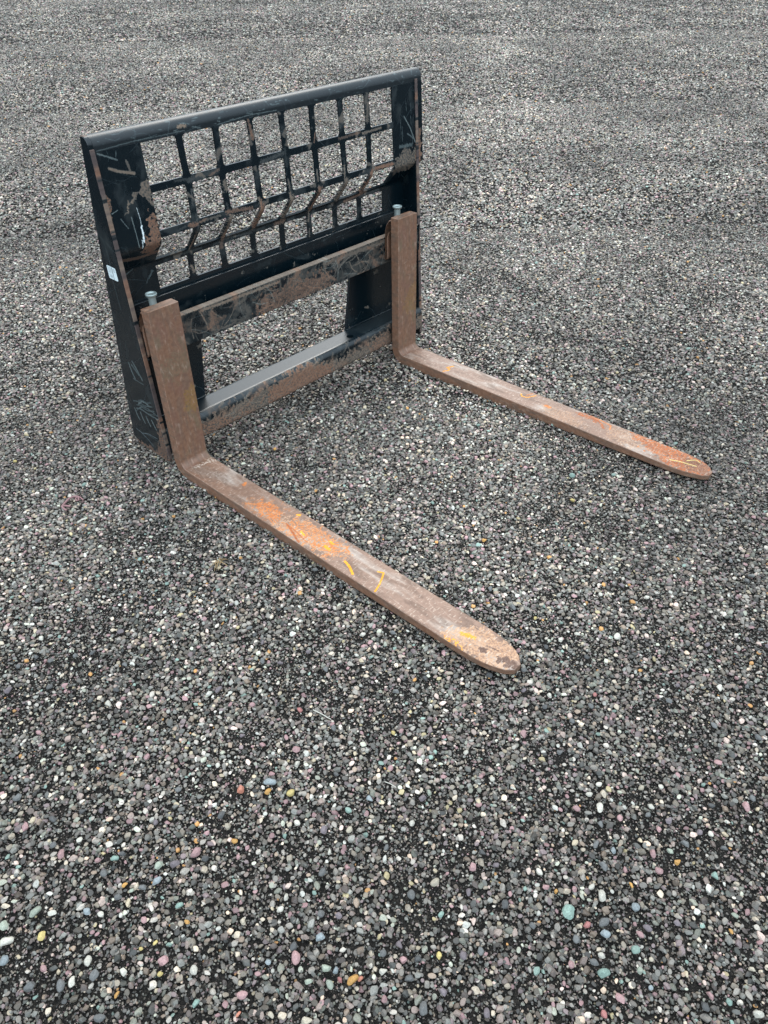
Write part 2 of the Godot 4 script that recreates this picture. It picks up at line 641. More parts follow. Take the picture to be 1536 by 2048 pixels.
	extrude(st, [pts, nor], "x", [0.0105, W - 0.001], 0.003, "xy", rail_box)
	put("top_rail", st.commit(), root, [rail_coat.make(paint_stack(0.44))])

	var h1 := 0.817
	var h2 := 0.701
	var h3 := 0.6100
	var low := 0.532
	var zl := -0.146
	var full := bent([Vector2(0.930, sheet_z(0.930)), Vector2(0.682, sheet_z(0.682)), Vector2(0.612, zl), Vector2(0.515, zl)], 0.022)
	for s in 2:
		var x0 := 0.013 if s == 0 else 1.092
		var x1 := 0.144 if s == 0 else W - 0.001
		var box := Rect2(x0, 0.515, x1 - x0, 0.42)
		var c := coat(box, 900.0)
		c.scatter("dust", 12.0, 7.0, 0.16, 0.4, 0.4, 2.0 + 5.0 * s)
		random_scratches(c, 24, 0.07, "scuff", 0.0014, 0.35)
		if s == 0:
			c.stroke("mud", [Vector2(0.042, 0.888), Vector2(0.064, 0.877), Vector2(0.107, 0.864)], 0.009, 0.85, 0.4)
			c.stroke("scuff", [Vector2(0.020, 0.926), Vector2(0.038, 0.918), Vector2(0.069, 0.903)], 0.005, 0.6, 0.5)
			c.stroke("mud", [Vector2(0.093, 0.896), Vector2(0.098, 0.868)], 0.008, 0.6, 0.6)
			c.stroke("scuff", [Vector2(0.071, 0.923), Vector2(0.067, 0.911)], 0.003, 0.5)
			c.patch("mud", [Vector2(0.145, 0.842), Vector2(0.128, 0.838), Vector2(0.099, 0.822), Vector2(0.073, 0.798), Vector2(0.052, 0.770), Vector2(0.064, 0.776), Vector2(0.086, 0.800), Vector2(0.112, 0.812), Vector2(0.125, 0.795), Vector2(0.145, 0.778)], 0.85, 0.008, 0.4)
			c.patch("rust", [Vector2(0.128, 0.766), Vector2(0.146, 0.745), Vector2(0.146, 0.66), Vector2(0.105, 0.650), Vector2(0.084, 0.672), Vector2(0.098, 0.700), Vector2(0.112, 0.704), Vector2(0.116, 0.735)], 0.95, 0.016, 0.3)
			c.patch("rust", [Vector2(0.013, 0.832), Vector2(0.024, 0.815), Vector2(0.020, 0.795), Vector2(0.013, 0.772)], 0.95, 0.004, 0.4)
			c.stroke("bare", [Vector2(0.091, 0.783), Vector2(0.094, 0.752), Vector2(0.093, 0.734)], 0.0018, 0.9, 0.3)  # upright scratch, its white specular glint painted into the colour, continued on the next line
			c.stroke("bare", [Vector2(0.093, 0.736), Vector2(0.092, 0.714), Vector2(0.090, 0.696)], 0.006, 1.0, 0.9)
			c.stroke("bare", [Vector2(0.086, 0.700), Vector2(0.083, 0.680)], 0.004, 0.8, 0.9)
			c.stroke("scuff", [Vector2(0.070, 0.764), Vector2(0.072, 0.723), Vector2(0.073, 0.684)], 0.0035, 0.7, 0.4)
			c.stroke("scuff", [Vector2(0.039, 0.766), Vector2(0.054, 0.739)], 0.003, 0.6)
			c.stroke("scuff", [Vector2(0.018, 0.784), Vector2(0.036, 0.789)], 0.003, 0.7)
			c.stroke("rust", [Vector2(0.010, 0.66), Vector2(0.07, 0.648), Vector2(0.145, 0.650)], 0.012, 0.7, 0.9)
			c.stroke("scuff", [Vector2(0.04, 0.60), Vector2(0.07, 0.612)], 0.004, 0.5)
			c.stroke("scuff", [Vector2(0.116, 0.575), Vector2(0.13, 0.59)], 0.008, 0.4, 0.9)
			c.stroke("scuff", [Vector2(0.104, 0.562), Vector2(0.112, 0.574)], 0.004, 0.4)
		else:
			c.patch("mud", [Vector2(1.12, 0.722), Vector2(1.15, 0.735), Vector2(1.19, 0.722), Vector2(1.229, 0.735), Vector2(1.229, 0.66), Vector2(1.092, 0.66), Vector2(1.092, 0.70)], 0.85, 0.014, 0.7)
			c.patch("rust", [Vector2(1.205, 0.77), Vector2(1.229, 0.79), Vector2(1.229, 0.68), Vector2(1.20, 0.675)], 0.9, 0.008, 0.5)
			c.stroke("scuff", [Vector2(1.145, 0.835), Vector2(1.175, 0.795), Vector2(1.20, 0.745)], 0.005, 0.7, 0.5)
			c.stroke("scuff", [Vector2(1.16, 0.78), Vector2(1.19, 0.76)], 0.006, 0.5, 0.7)
			c.stroke("scuff", [Vector2(1.12, 0.745), Vector2(1.18, 0.742)], 0.012, 0.5, 1.0)
			for k in 9:
				var x := 1.12 + rng.randf() * 0.1
				var y := 0.76 + rng.randf() * 0.14
				c.stroke("scuff", [Vector2(x, y), Vector2(x + 0.002, y - 0.03)], 0.0018, 0.6)
		st = begin()
		strip(st, full, func(q: Vector2) -> Vector2:
			if s == 0:
				return Vector2(x0, x1)
			var t := clampf((0.692 - q.x) / 0.022, 0.0, 1.0)
			return Vector2(x0, x1 - 0.024 * (1.0 - sqrt(maxf(0.0, 1.0 - t * t)))), SHEET, "xy", box)
		put("end_panel", st.commit(), root, [c.make(paint_stack())])

	# one coat laid over the whole grid: mud dragged along the bars, worn where they bend
	var gbox := Rect2(0.13, 0.515, 0.98, 0.42)
	var gc := coat(gbox, 800.0)
	gc.scatter("dust", 9.0, 9.0, 0.12, 0.3, 0.5)
	gc.scatter("mud", 12.0, 12.0, 0.34, 0.12, 0.6, 9.0)
	for k in range(1, 8):
		var x := 0.144 + 0.1185 * k
		for j in 5:
			var y := rng.randf_range(0.53, 0.92) if j > 1 else rng.randf_range(0.60, 0.72)
			var len := rng.randf_range(0.015, 0.06)
			gc.stroke(["mud", "mud", "rust", "dust"][rng.randi() % 4], [Vector2(x + rng.randf_range(-0.006, 0.006), y), Vector2(x + rng.randf_range(-0.007, 0.007), y + len)], rng.randf_range(0.006, 0.016), rng.randf_range(0.5, 0.9), 1.1)
		if k > 1:
			gc.stroke("rust" if k % 2 else "mud", [Vector2(x, 0.625), Vector2(x + 0.003, 0.69)], 0.022, 0.8, 1.3)
	for y in [0.817, 0.701, 0.61]:
		for j in 9:
			var x := rng.randf_range(0.14, 1.08)
			gc.stroke(["mud", "dust", "rust"][rng.randi() % 3], [Vector2(x, y + rng.randf_range(-0.006, 0.006)), Vector2(x + rng.randf_range(0.02, 0.10), y + rng.randf_range(-0.006, 0.006))], rng.randf_range(0.006, 0.016), rng.randf_range(0.5, 0.9), 1.1)
	random_scratches(gc, 90, 0.05, "scuff", 0.0013, 0.45)
	var grid_mat := gc.make(paint_stack())
	# seven upright bars and three cross bars, with rounded inside corners, a little bent by use
	var fr := 0.009
	var hw := 0.0088
	var flare := func(d: float) -> float:
		if d >= fr or d < 0.0:
			return fr if d < 0.0 else 0.0
		return fr - sqrt(maxf(0.0, fr * fr - (fr - d) * (fr - d)))
	var up := bent([Vector2(0.930, sheet_z(0.930)), Vector2(0.682, sheet_z(0.682)), Vector2(0.612, zl), Vector2(0.520, zl)], 0.022, 4, 0.002)
	for k in range(1, 8):
		var x := 0.144 + 0.1185 * k
		st = begin()
		strip(st, up, func(q: Vector2) -> Vector2:
			var f := 0.0
			for y in [h1, h2, h3]:
				f = maxf(f, flare.call(absf(q.x - y) - 0.0095))
			f = maxf(f, flare.call(0.928 - q.x))
			f = maxf(f, flare.call(q.x - low))
			var bow := 0.0016 * sin((q.x - 0.52) / 0.41 * PI) * sin(k * 2.3) + 0.0008 * sin(q.x * 31.0 + k * 1.9)
			return Vector2(x - hw - f + bow, x + hw + f + bow), SHEET, "xy", gbox)
		put("upright_bar", st.commit(), root, [grid_mat])
	for y in [h1, h2, h3]:
		st = begin()
		var dip := 0.0010
		var p: PackedVector2Array
		if y == h3:
			p = bent([Vector2(y + 0.010, zl + 0.0088 - dip), Vector2(y + 0.001, zl - dip), Vector2(y - 0.010, zl - dip)], 0.006, 3)
		else:
			p = PackedVector2Array([Vector2(y + 0.0095, sheet_z(y + 0.0095) - dip), Vector2(y - 0.0095, sheet_z(y - 0.0095) - dip)])
		strip(st, p, func(_q: Vector2) -> Vector2: return Vector2(0.140, 1.096), SHEET - 0.002, "xy", gbox)
		put("cross_bar", st.commit(), root, [grid_mat])
	# the foot of the sheet under the grid
	st = begin()
	strip(st, PackedVector2Array([Vector2(low, zl - 0.001), Vector2(0.40, zl - 0.001)]), func(_q: Vector2) -> Vector2: return Vector2(0.138, 1.098), SHEET - 0.002)
	put("lower_rail", st.commit(), root, [clean])
	# the back plate behind the carriage bar; its thick top edge catches the sky
	var back := coat(Rect2(0, 0.36, W, 0.17), 640.0)
	back.scatter("dust", 9.0, 14.0, 0.22, 0.4, 0.5)
	back.scatter("mud", 20.0, 20.0, 0.50, 0.1, 0.7, 14.0)
	random_scratches(back, 40, 0.08, "scuff", 0.0014, 0.35)
	st = begin()
	bar(st, Vector3(0.0135, 0.372, zl + 0.0006), Vector3(1.2013, 0.5185, zl + 0.0126), 0.0015, "x", "xy", Rect2(0, 0.36, W, 0.17))
	put("back_plate", st.commit(), root, [back.make(paint_stack())])

	# the carriage bar that the forks hang on, smeared with mud
	var cbox := Rect2(0.0, 0.37, W, 0.105)
	var cc := coat(cbox, 800.0)
	cc.scatter("dust", 8.0, 10.0, 0.05, 0.5, 0.6)
	cc.scatter("mud", 12.0, 18.0, 0.05, 0.6, 0.6, 5.0)
	for k in 130:
		var p := Vector2(rng.randf_range(0.02, 1.2), rng.randf_range(0.375, 0.468))
		var a := rng.randf_range(-0.9, 0.9) + (0.0 if rng.randf() < 0.6 else 1.2)
		var q := p + Vector2(cos(a), sin(a)) * rng.randf_range(0.02, 0.07)
		cc.stroke("mud" if rng.randf() < 0.55 else "rust", [p, p.lerp(q, 0.5) + Vector2(0.004, -0.003), q], rng.randf_range(0.006, 0.026), rng.randf_range(0.2, 0.6), 1.0)
	cc.patch("rust", [Vector2(0.42, 0.42), Vector2(0.56, 0.44), Vector2(0.74, 0.43), Vector2(0.75, 0.37), Vector2(0.42, 0.37)], 0.75, 0.03, 0.5)
	cc.stroke("mud", [Vector2(0.0, 0.4715), Vector2(1.24, 0.4715)], 0.009, 0.85, 0.8)
	cc.stroke("mud", [Vector2(0.22, 0.462), Vector2(0.52, 0.458)], 0.012, 0.9, 1.0)
	cc.stroke("mud", [Vector2(0.72, 0.46), Vector2(1.05, 0.455)], 0.022, 0.7, 1.2)
	random_scratches(cc, 90, 0.06, "mud", 0.004, 0.8)
	random_scratches(cc, 60, 0.07, "scuff", 0.0018, 0.6)
	st = begin()
	bar(st, Vector3(0.0145, 0.375, -0.096), Vector3(1.2009, 0.4705, -0.071), 0.002, "x", "xy", cbox)
	put("carriage_bar", st.commit(), root, [cc.make(paint_stack())])

	# gussets behind the lower opening
	for s in 2:
		st = begin()
		var poly := [Vector2(0.0135, 0.14), Vector2(0.218, 0.14), Vector2(0.247, 0.39), Vector2(0.0135, 0.39)]
		if s == 1:
			poly = [Vector2(0.862, 0.14), Vector2(1.2011, 0.14), Vector2(1.2011, 0.39), Vector2(0.905, 0.39)]
		extrude(st, rounded(poly, [0.002, 0.002, 0.002, 0.002], 2), "z", [-0.1435, -0.1345], 0.0012)
		put("gusset", st.commit(), root, [clean])

	for w in [[Vector3(0.0150, 0.1525, -0.1338), Vector3(0.217, 0.1525, -0.1338)], [Vector3(0.864, 0.1525, -0.1338), Vector3(1.199, 0.1525, -0.1338)], [Vector3(0.0150, 0.378, -0.0705), Vector3(0.0150, 0.468, -0.0705)], [Vector3(1.1995, 0.378, -0.0705), Vector3(1.1995, 0.468, -0.0705)], [Vector3(0.0148, 0.53, -0.1455), Vector3(0.0148, 0.605, -0.1455)]]:
		st = begin()
		var n := int(w[0].distance_to(w[1]) / 0.004)
		var path := []
		for k in n + 1:
			path.append(w[0].lerp(w[1], float(k) / n) + Vector3(rng.randf_range(-0.0006, 0.0006), rng.randf_range(-0.0006, 0.0006), rng.randf_range(-0.0004, 0.0010)))
		tube(st, path, 0.0034, 0.0034, 7)
		put("weld_bead", st.commit(), root, [clean])

	# the bottom tube with a pin hole in its top, its face caked with mud
	var tbox := Rect2(0.0, 0.055, W, 0.10)
	var tc := coat(tbox, 800.0)
	tc.scatter("dust", 10.0, 20.0, 0.0, 0.5, 0.6)
	var wavy := [Vector2(0.0, 0.05), Vector2(0.0, 0.118), Vector2(0.16, 0.122), Vector2(0.25, 0.128), Vector2(0.34, 0.134), Vector2(0.41, 0.138), Vector2(0.50, 0.146), Vector2(0.56, 0.150), Vector2(0.64, 0.144), Vector2(0.66, 0.128), Vector2(0.74, 0.108), Vector2(0.84, 0.112), Vector2(0.93, 0.128), Vector2(1.02, 0.124), Vector2(1.24, 0.122), Vector2(1.24, 0.05)]
	tc.patch("mud", wavy, 0.9, 0.022, 0.5)
	tc.scatter("rust", 8.0, 16.0, -0.1, 0.7, 0.6, 6.0)
	for k in 90:
		var p := Vector2(rng.randf_range(0.1, 1.1), rng.randf_range(0.105, 0.150))
		tc.stroke("mud" if k % 3 else "rust", [p, p + Vector2(rng.randf_range(-0.03, 0.03), rng.randf_range(-0.03, 0.0))], rng.randf_range(0.003, 0.012), rng.randf_range(0.2, 0.7), 1.2)
	tc.patch("rust", [Vector2(0.40, 0.05), Vector2(0.42, 0.13), Vector2(0.55, 0.144), Vector2(0.63, 0.132), Vector2(0.70, 0.10), Vector2(0.72, 0.05)], 0.95, 0.022, 0.5)
	tc.patch("rust", [Vector2(0.0, 0.05), Vector2(0.0, 0.10), Vector2(0.20, 0.11), Vector2(0.24, 0.09), Vector2(0.33, 0.08), Vector2(0.36, 0.05)], 0.8, 0.02, 0.8)
	tc.patch("rust", [Vector2(0.88, 0.05), Vector2(0.93, 0.12), Vector2(1.1, 0.12), Vector2(1.1, 0.05)], 0.7, 0.02, 0.9)
	random_scratches(tc, 60, 0.05, "scuff", 0.0016, 0.5)
	var top_coat := coat(Rect2(0, -0.15, W, 0.11), 560.0)
	top_coat.scatter("dust", 8.0, 30.0, 0.45, 0.3, 0.3)
	top_coat.patch("dust", [Vector2(0.86, -0.15), Vector2(1.24, -0.15), Vector2(1.24, -0.04), Vector2(0.90, -0.04)], 0.6, 0.02, 1.2)
	random_scratches(top_coat, 30, 0.05, "scuff", 0.0013, 0.4)
	var hole := Vector2(0.838, -0.086)
	var face := begin()
	st = begin()
	var prof := rounded([Vector2(-0.142, 0.063), Vector2(-0.050, 0.063), Vector2(-0.050, 0.151), Vector2(-0.142, 0.151)], [0.012, 0.014, 0.021, 0.012], 6)
	extrude(st, prof, "x", [0.0138, hole.x - 0.019, hole.x + 0.019, 1.2017], 0.0005, "xz", Rect2(0, -0.15, W, 0.11), face, func(a: Vector2, b: Vector2, d: float) -> bool: return absf(d - hole.x) < 0.01 and a.y > 0.1505 and b.y > 0.1505 and absf(a.x - b.x) > 0.03, tbox)
	# the top round the hole, then the hole's wall and its bottom
	var zr := -0.142 + 0.012
	var zf := -0.050 - 0.021
	var ub := Rect2(0, -0.15, W, 0.11)
	for k in 32:
		var a0 := TAU * k / 32.0
		var a1 := TAU * (k + 1) / 32.0
		var e := []
		for a in [a0, a1]:
			var d := Vector2(cos(a), sin(a))
			var t := INF
			if absf(d.x) > 1e-6:
				t = minf(t, 0.019 / absf(d.x))
			if d.y > 1e-6:
				t = minf(t, (zf - hole.y) / d.y)
			elif d.y < -1e-6:
				t = minf(t, (zr - hole.y) / d.y)
			e.append(Vector3(hole.x + d.x * t, 0.151, hole.y + d.y * t))
			e.append(Vector3(hole.x + d.x * 0.0135, 0.151, hole.y + d.y * 0.0135))
			e.append(Vector3(-d.x, 0, -d.y))
		quad(st, [e[0], e[3], e[4], e[1]], [Vector3.UP, Vector3.UP, Vector3.UP, Vector3.UP], [uv_of(e[0], "xz", ub), uv_of(e[3], "xz", ub), uv_of(e[4], "xz", ub), uv_of(e[1], "xz", ub)])
		var dn := Vector3(0, -0.05, 0)
		quad(st, [e[1], e[4], e[4] + dn, e[1] + dn], [e[2], e[5], e[5], e[2]], [uv_of(e[1], "xz", ub), uv_of(e[4], "xz", ub), uv_of(e[4], "xz", ub), uv_of(e[1], "xz", ub)])
	var mesh := st.commit()
	face.commit(mesh)
	put("bottom_tube", mesh, root, [top_coat.make(paint_stack(0.36)), tc.make(paint_stack())])


# A white sticker with fine print, on the outer side plate.
func build_sticker(plate: Node) -> void:
	var box := Rect2(-0.150, 0.606, 0.044, 0.038)
	var im := Image.create(176, 152, false, Image.FORMAT_RGB8)
	im.fill(Color(0.80, 0.84, 0.84))
	for row in 6:
		var x := 14
		while x < 90:
			var w := rng.randi_range(4, 14)
			im.fill_rect(Rect2i(x, 16 + row * 11, w, 4), Color(0.22, 0.25, 0.27))
			x += w + 5
	im.fill_rect(Rect2i(96, 8, 8, 136), Color(0.12, 0.14, 0.16))
	for row in 3:
		im.fill_rect(Rect2i(112, 20 + row * 14, rng.randi_range(24, 48), 4), Color(0.25, 0.28, 0.3))
	im.fill_rect(Rect2i(14, 92, 74, 2), Color(0.4, 0.44, 0.46))
	for k in 14:
		im.fill_rect(Rect2i(18 + k * 5, 102, rng.randi_range(1, 3), 30), Color(0.4, 0.43, 0.45))
	var m := StandardMaterial3D.new()
	m.albedo_texture = ImageTexture.create_from_image(im)
	m.roughness = 0.5
	var st := begin()
	extrude(st, rounded([Vector2(-0.150, 0.607), Vector2(-0.106, 0.607), Vector2(-0.108, 0.642), Vector2(-0.151, 0.643)], [0.004, 0.003, 0.004, 0.003], 3), "x", [-0.0007, 0.0004], 0.0001, "zy", box)
	put("sticker", st.commit(), plate, [m])


# =====================================================================  the forks

func build_fork(label: String, x0: float, near: bool) -> void:
	var root := Node3D.new()
	root.name = "pallet_fork" if near else "pallet_fork_001"
	add_child(root)
	root.position = Vector3(x0, 0, 0)
	tag(root, label, "pallet fork", "pallet forks hung on the frame")
	var wide := 0.1
	# stations along the fork: inner point, outer point (z, y), half width, length so far
	var stations := []
	var top := 0.546
	var th := 0.036
	for k in 13:
		var y := lerpf(top, 0.062, k / 12.0)
		stations.append([Vector2(0.0, y), Vector2(-th, y), 0.05])
	var ri := 0.022
	var ct := Vector2(ri, 0.040 + ri)
	for k in range(1, 11):
		var a := deg_to_rad(9.0 * k)
		var d := Vector2(-cos(a), -sin(a))
		stations.append([ct + d * ri, ct + d * (ri + lerpf(th, 0.039, k / 10.0)), 0.05])
	var split := stations.size() - 1
	var end := 1.221
	for k in range(1, 61):
		var z := lerpf(ri, end, pow(k / 60.0, 0.8))
		var hw := 0.05
		if z > 1.09:
			var t := (z - 1.09) / (end - 1.09)
			hw = 0.05 * sqrt(maxf(0.0, 1.0 - pow(t, 2.4) * 0.93))
		if k == 60:
			hw = 0.012
		var ty := 0.040 - 0.005 * z / end
		var thick := 0.039
		if z > 0.45:
			thick = lerpf(0.039, 0.017, (z - 0.45) / (end - 0.45))
		if z > 1.19:
			ty -= 0.004 * (z - 1.19) / 0.031
		stations.append([Vector2(z, ty), Vector2(z, ty - thick), hw])
	var run := 0.0
	var runs := [0.0]
	for k in range(1, stations.size()):
		run += stations[k][0].distance_to(stations[k - 1][0])
		runs.append(run)

	var shank_len: float = runs[split]
	var blade_len: float = run - shank_len
	var side := rust_side()
	# shank face: v is the length from the top
	var sc := coat(Rect2(0, 0, wide, shank_len), 900.0)
	var rust_stack := [["steel", Color(0.405, 0.28, 0.208), Color(0.49, 0.36, 0.285), 0.48, 0.0], ["grime", Color(0.35, 0.26, 0.21), Color(0.42, 0.325, 0.265), 0.68, 0.03], ["reddish", Color(0.40, 0.27, 0.215), Color(0.46, 0.33, 0.27), 0.65, 0.0], ["green", Color(0.36, 0.31, 0.23), Color(0.42, 0.36, 0.28), 0.7, 0.0], ["ochre", Color(0.46, 0.34, 0.16), Color(0.52, 0.38, 0.2), 0.7, 0.0], ["pale", Color(0.56, 0.47, 0.41), Color(0.64, 0.57, 0.52), 0.5, -0.03], ["bare", Color(0.72, 0.64, 0.56), Color(0.8, 0.74, 0.68), 0.45, -0.05]]
	sc.scatter("grime", 25.0, 6.0, 0.1, 0.4, 0.7, 3.0 if near else 13.0)
	sc.scatter("grime", 70.0, 6.0, 0.08, 0.3, 0.7, 1.0)
	sc.scatter("grime", 30.0, 30.0, 0.22, 0.2, 0.6, 61.0)
	sc.scatter("pale", 60.0, 18.0, 0.34, 0.2, 0.4, 7.0)
	sc.scatter("reddish", 10.0, 7.0, 0.0, 0.5, 0.8, 27.0)
	sc.scatter("green", 16.0, 8.0, 0.18, 0.3, 0.6, 41.0)
	random_scratches(sc, 40, 0.04, "pale", 0.0011, 0.25)
	random_scratches(sc, 6, 0.02, "bare", 0.0012, 0.5)
	sc.stroke("bare", [Vector2(0.0006, 0.02), Vector2(0.0006, shank_len)], 0.0022, 0.4, 1.0)
	if near:
		sc.patch("green", [Vector2(0.0, 0.16), Vector2(0.1, 0.13), Vector2(0.1, 0.20), Vector2(0.0, 0.21)], 0.6, 0.02, 0.8)
		sc.patch("ochre", [Vector2(0.06, 0.27), Vector2(0.1, 0.25), Vector2(0.1, 0.34), Vector2(0.055, 0.33)], 0.7, 0.012, 0.6)
	else:
		sc.patch("ochre", [Vector2(0.05, 0.26), Vector2(0.1, 0.24), Vector2(0.1, 0.36), Vector2(0.02, 0.34)], 0.5, 0.02, 0.8)
	var shank_mat := sc.make(rust_stack, 0.5, 0.04)

	# blade top: u across, v along from the heel
	var bc := coat(Rect2(0, 0, wide, blade_len), 1100.0)
	var blade_stack := [["steel", Color(0.405, 0.28, 0.208), Color(0.49, 0.36, 0.285), 0.48, 0.0], ["grey", Color(0.56, 0.52, 0.485), Color(0.66, 0.62, 0.59), 0.42, -0.02], ["grime", Color(0.35, 0.26, 0.21), Color(0.42, 0.325, 0.265), 0.68, 0.03], ["tan", Color(0.655, 0.49, 0.365), Color(0.73, 0.575, 0.45), 0.75, 0.05], ["orange", Color(0.70, 0.36, 0.14), Color(0.78, 0.46, 0.22), 0.85, 0.08], ["redrust", Color(0.54, 0.26, 0.115), Color(0.66, 0.36, 0.18), 0.88, 0.12], ["yellow", Color(0.88, 0.52, 0.06), Color(0.92, 0.60, 0.14), 0.85, 0.1], ["dark", Color(0.30, 0.21, 0.17), Color(0.38, 0.28, 0.23), 0.8, -0.1], ["pale", Color(0.70, 0.64, 0.58), Color(0.80, 0.75, 0.70), 0.4, -0.03]]
	bc.scatter("grime", 28.0, 8.0, 0.05, 0.4, 0.6, 2.0 if near else 15.0)
	bc.scatter("grey", 14.0, 3.5, 0.06, 0.4, 0.65, 21.0 if near else 35.0)
	bc.scatter("pale", 40.0, 160.0, 0.33, 0.2, 0.5, 4.0)
	for k in 240:
		var p := Vector2(rng.randf() * 0.1, rng.randf() * blade_len)
		var a := rng.randf_range(-0.35, 0.35) + (PI / 2 if rng.randf() < 0.8 else 0.3)
		bc.stroke("pale" if k % 3 else "grime", [p, p + Vector2(cos(a), sin(a)) * rng.randf_range(0.01, 0.06)], 0.0012, rng.randf_range(0.12, 0.4), 0.4)
	bc.stroke("pale", [Vector2(0.0006, 0.0), Vector2(0.0006, blade_len)], 0.002, 0.5, 1.2)
	bc.stroke("pale", [Vector2(0.0994, 0.0), Vector2(0.0994, blade_len)], 0.002, 0.4, 1.2)
	if near:
		bc.patch("grime", [Vector2(0.01, 0.03), Vector2(0.06, 0.02), Vector2(0.07, 0.10), Vector2(0.02, 0.12)], 0.8, 0.012, 0.8)
		bc.patch("pale", [Vector2(0.01, 0.0), Vector2(0.095, 0.0), Vector2(0.098, 0.035), Vector2(0.075, 0.02), Vector2(0.03, 0.012)], 0.75, 0.012, 1.1)
		bc.stroke("orange", [Vector2(0.072, 0.192), Vector2(0.080, 0.188)], 0.013, 0.9, 1.1)
		bc.stroke("orange", [Vector2(0.020, 0.268), Vector2(0.040, 0.300)], 0.010, 0.7, 1.2)
		bc.patch("orange", [Vector2(0.036, 0.285), Vector2(0.062, 0.295), Vector2(0.066, 0.335), Vector2(0.050, 0.385), Vector2(0.030, 0.390), Vector2(0.022, 0.345), Vector2(0.012, 0.33)], 0.9, 0.016, 0.7)
		for k in 4:
			bc.stroke("orange", [Vector2(0.045 - 0.008 * k, 0.36), Vector2(0.034 - 0.008 * k, 0.40)], 0.004, 0.8, 0.8)
		bc.patch("orange", [Vector2(0.0, 0.25), Vector2(0.06, 0.27), Vector2(0.085, 0.33), Vector2(0.075, 0.40), Vector2(0.0, 0.38)], 0.35, 0.03, 1.3)
		bc.patch("orange", [Vector2(0.005, 0.42), Vector2(0.06, 0.42), Vector2(0.088, 0.50), Vector2(0.075, 0.64), Vector2(0.02, 0.62)], 0.7, 0.03, 1.0)
		bc.patch("tan", [Vector2(0.005, 0.39), Vector2(0.055, 0.40), Vector2(0.085, 0.45), Vector2(0.080, 0.62), Vector2(0.055, 0.66), Vector2(0.010, 0.60), Vector2(0.003, 0.48)], 0.75, 0.02, 0.8)
		bc.stroke("yellow", [Vector2(0.083, 0.418), Vector2(0.086, 0.424)], 0.010, 1.0, 0.5)
		bc.stroke("redrust", [Vector2(0.036, 0.425), Vector2(0.028, 0.45), Vector2(0.012, 0.49), Vector2(0.006, 0.51)], 0.007, 0.9, 0.7)
		bc.stroke("redrust", [Vector2(0.036, 0.425), Vector2(0.032, 0.46), Vector2(0.022, 0.52)], 0.004, 0.8, 0.7)
		bc.patch("orange", [Vector2(0.040, 0.44), Vector2(0.062, 0.47), Vector2(0.060, 0.55), Vector2(0.035, 0.56), Vector2(0.028, 0.50)], 0.7, 0.014, 1.0)
		bc.stroke("yellow", [Vector2(0.040, 0.480), Vector2(0.035, 0.498)], 0.008, 1.0, 0.7)
		bc.stroke("yellow", [Vector2(0.065, 0.57), Vector2(0.062, 0.585)], 0.008, 0.9, 0.8)
		bc.stroke("yellow", [Vector2(0.041, 0.575), Vector2(0.040, 0.592)], 0.012, 0.9, 1.0)
		bc.stroke("orange", [Vector2(0.022, 0.54), Vector2(0.052, 0.60), Vector2(0.062, 0.57)], 0.008, 0.8, 1.0)
		bc.stroke("yellow", [Vector2(0.035, 0.658), Vector2(0.028, 0.682), Vector2(0.014, 0.707)], 0.0085, 1.0, 0.4)
		bc.stroke("yellow", [Vector2(0.064, 0.749), Vector2(0.071, 0.764), Vector2(0.037, 0.783), Vector2(0.006, 0.794)], 0.0055, 1.0, 0.4)
		bc.patch("tan", [Vector2(0.0, 1.00), Vector2(0.05, 1.02), Vector2(0.09, 1.06), Vector2(0.09, 1.19), Vector2(0.0, 1.19)], 0.85, 0.018, 0.6)
		bc.patch("yellow", [Vector2(0.0, 1.02), Vector2(0.018, 1.03), Vector2(0.016, 1.08), Vector2(0.0, 1.075)], 0.7, 0.012, 1.0)
		bc.stroke("yellow", [Vector2(0.042, 1.045), Vector2(0.050, 1.072)], 0.014, 0.75, 1.2)
		bc.patch("dark", [Vector2(0.028, 1.100), Vector2(0.044, 1.106), Vector2(0.042, 1.122), Vector2(0.026, 1.120)], 1.0, 0.004, 0.3)
		bc.patch("dark", [Vector2(0.030, 1.155), Vector2(0.058, 1.162), Vector2(0.062, 1.196), Vector2(0.030, 1.196)], 0.95, 0.010, 0.3)
		bc.stroke("dark", [Vector2(0.050, 1.112), Vector2(0.056, 1.14)], 0.005, 0.8, 1.0)
	else:
		bc.stroke("yellow", [Vector2(0.010, 0.190), Vector2(0.026, 0.200), Vector2(0.038, 0.197), Vector2(0.040, 0.182), Vector2(0.064, 0.194)], 0.007, 0.85, 0.6)
		bc.stroke("yellow", [Vector2(0.062, 0.50), Vector2(0.050, 0.512), Vector2(0.055, 0.53), Vector2(0.085, 0.545)], 0.006, 0.85, 0.7)
		bc.stroke("orange", [Vector2(0.066, 0.52), Vector2(0.090, 0.53)], 0.006, 0.7, 0.8)
		bc.stroke("orange", [Vector2(0.052, 0.610), Vector2(0.050, 0.625)], 0.016, 0.9, 0.9)
		bc.patch("tan", [Vector2(0.0, 0.62), Vector2(0.05, 0.60), Vector2(0.07, 0.70), Vector2(0.03, 0.78), Vector2(0.0, 0.76)], 0.5, 0.02, 0.9)
		bc.patch("redrust", [Vector2(0.075, 0.715), Vector2(0.098, 0.725), Vector2(0.096, 0.80), Vector2(0.072, 0.79)], 0.95, 0.012, 0.5)
		bc.stroke("redrust", [Vector2(0.09, 0.78), Vector2(0.075, 0.81), Vector2(0.055, 0.83)], 0.009, 0.85, 1.0)
		bc.stroke("orange", [Vector2(0.094, 0.79), Vector2(0.085, 0.84), Vector2(0.062, 0.85)], 0.006, 0.75, 1.0)
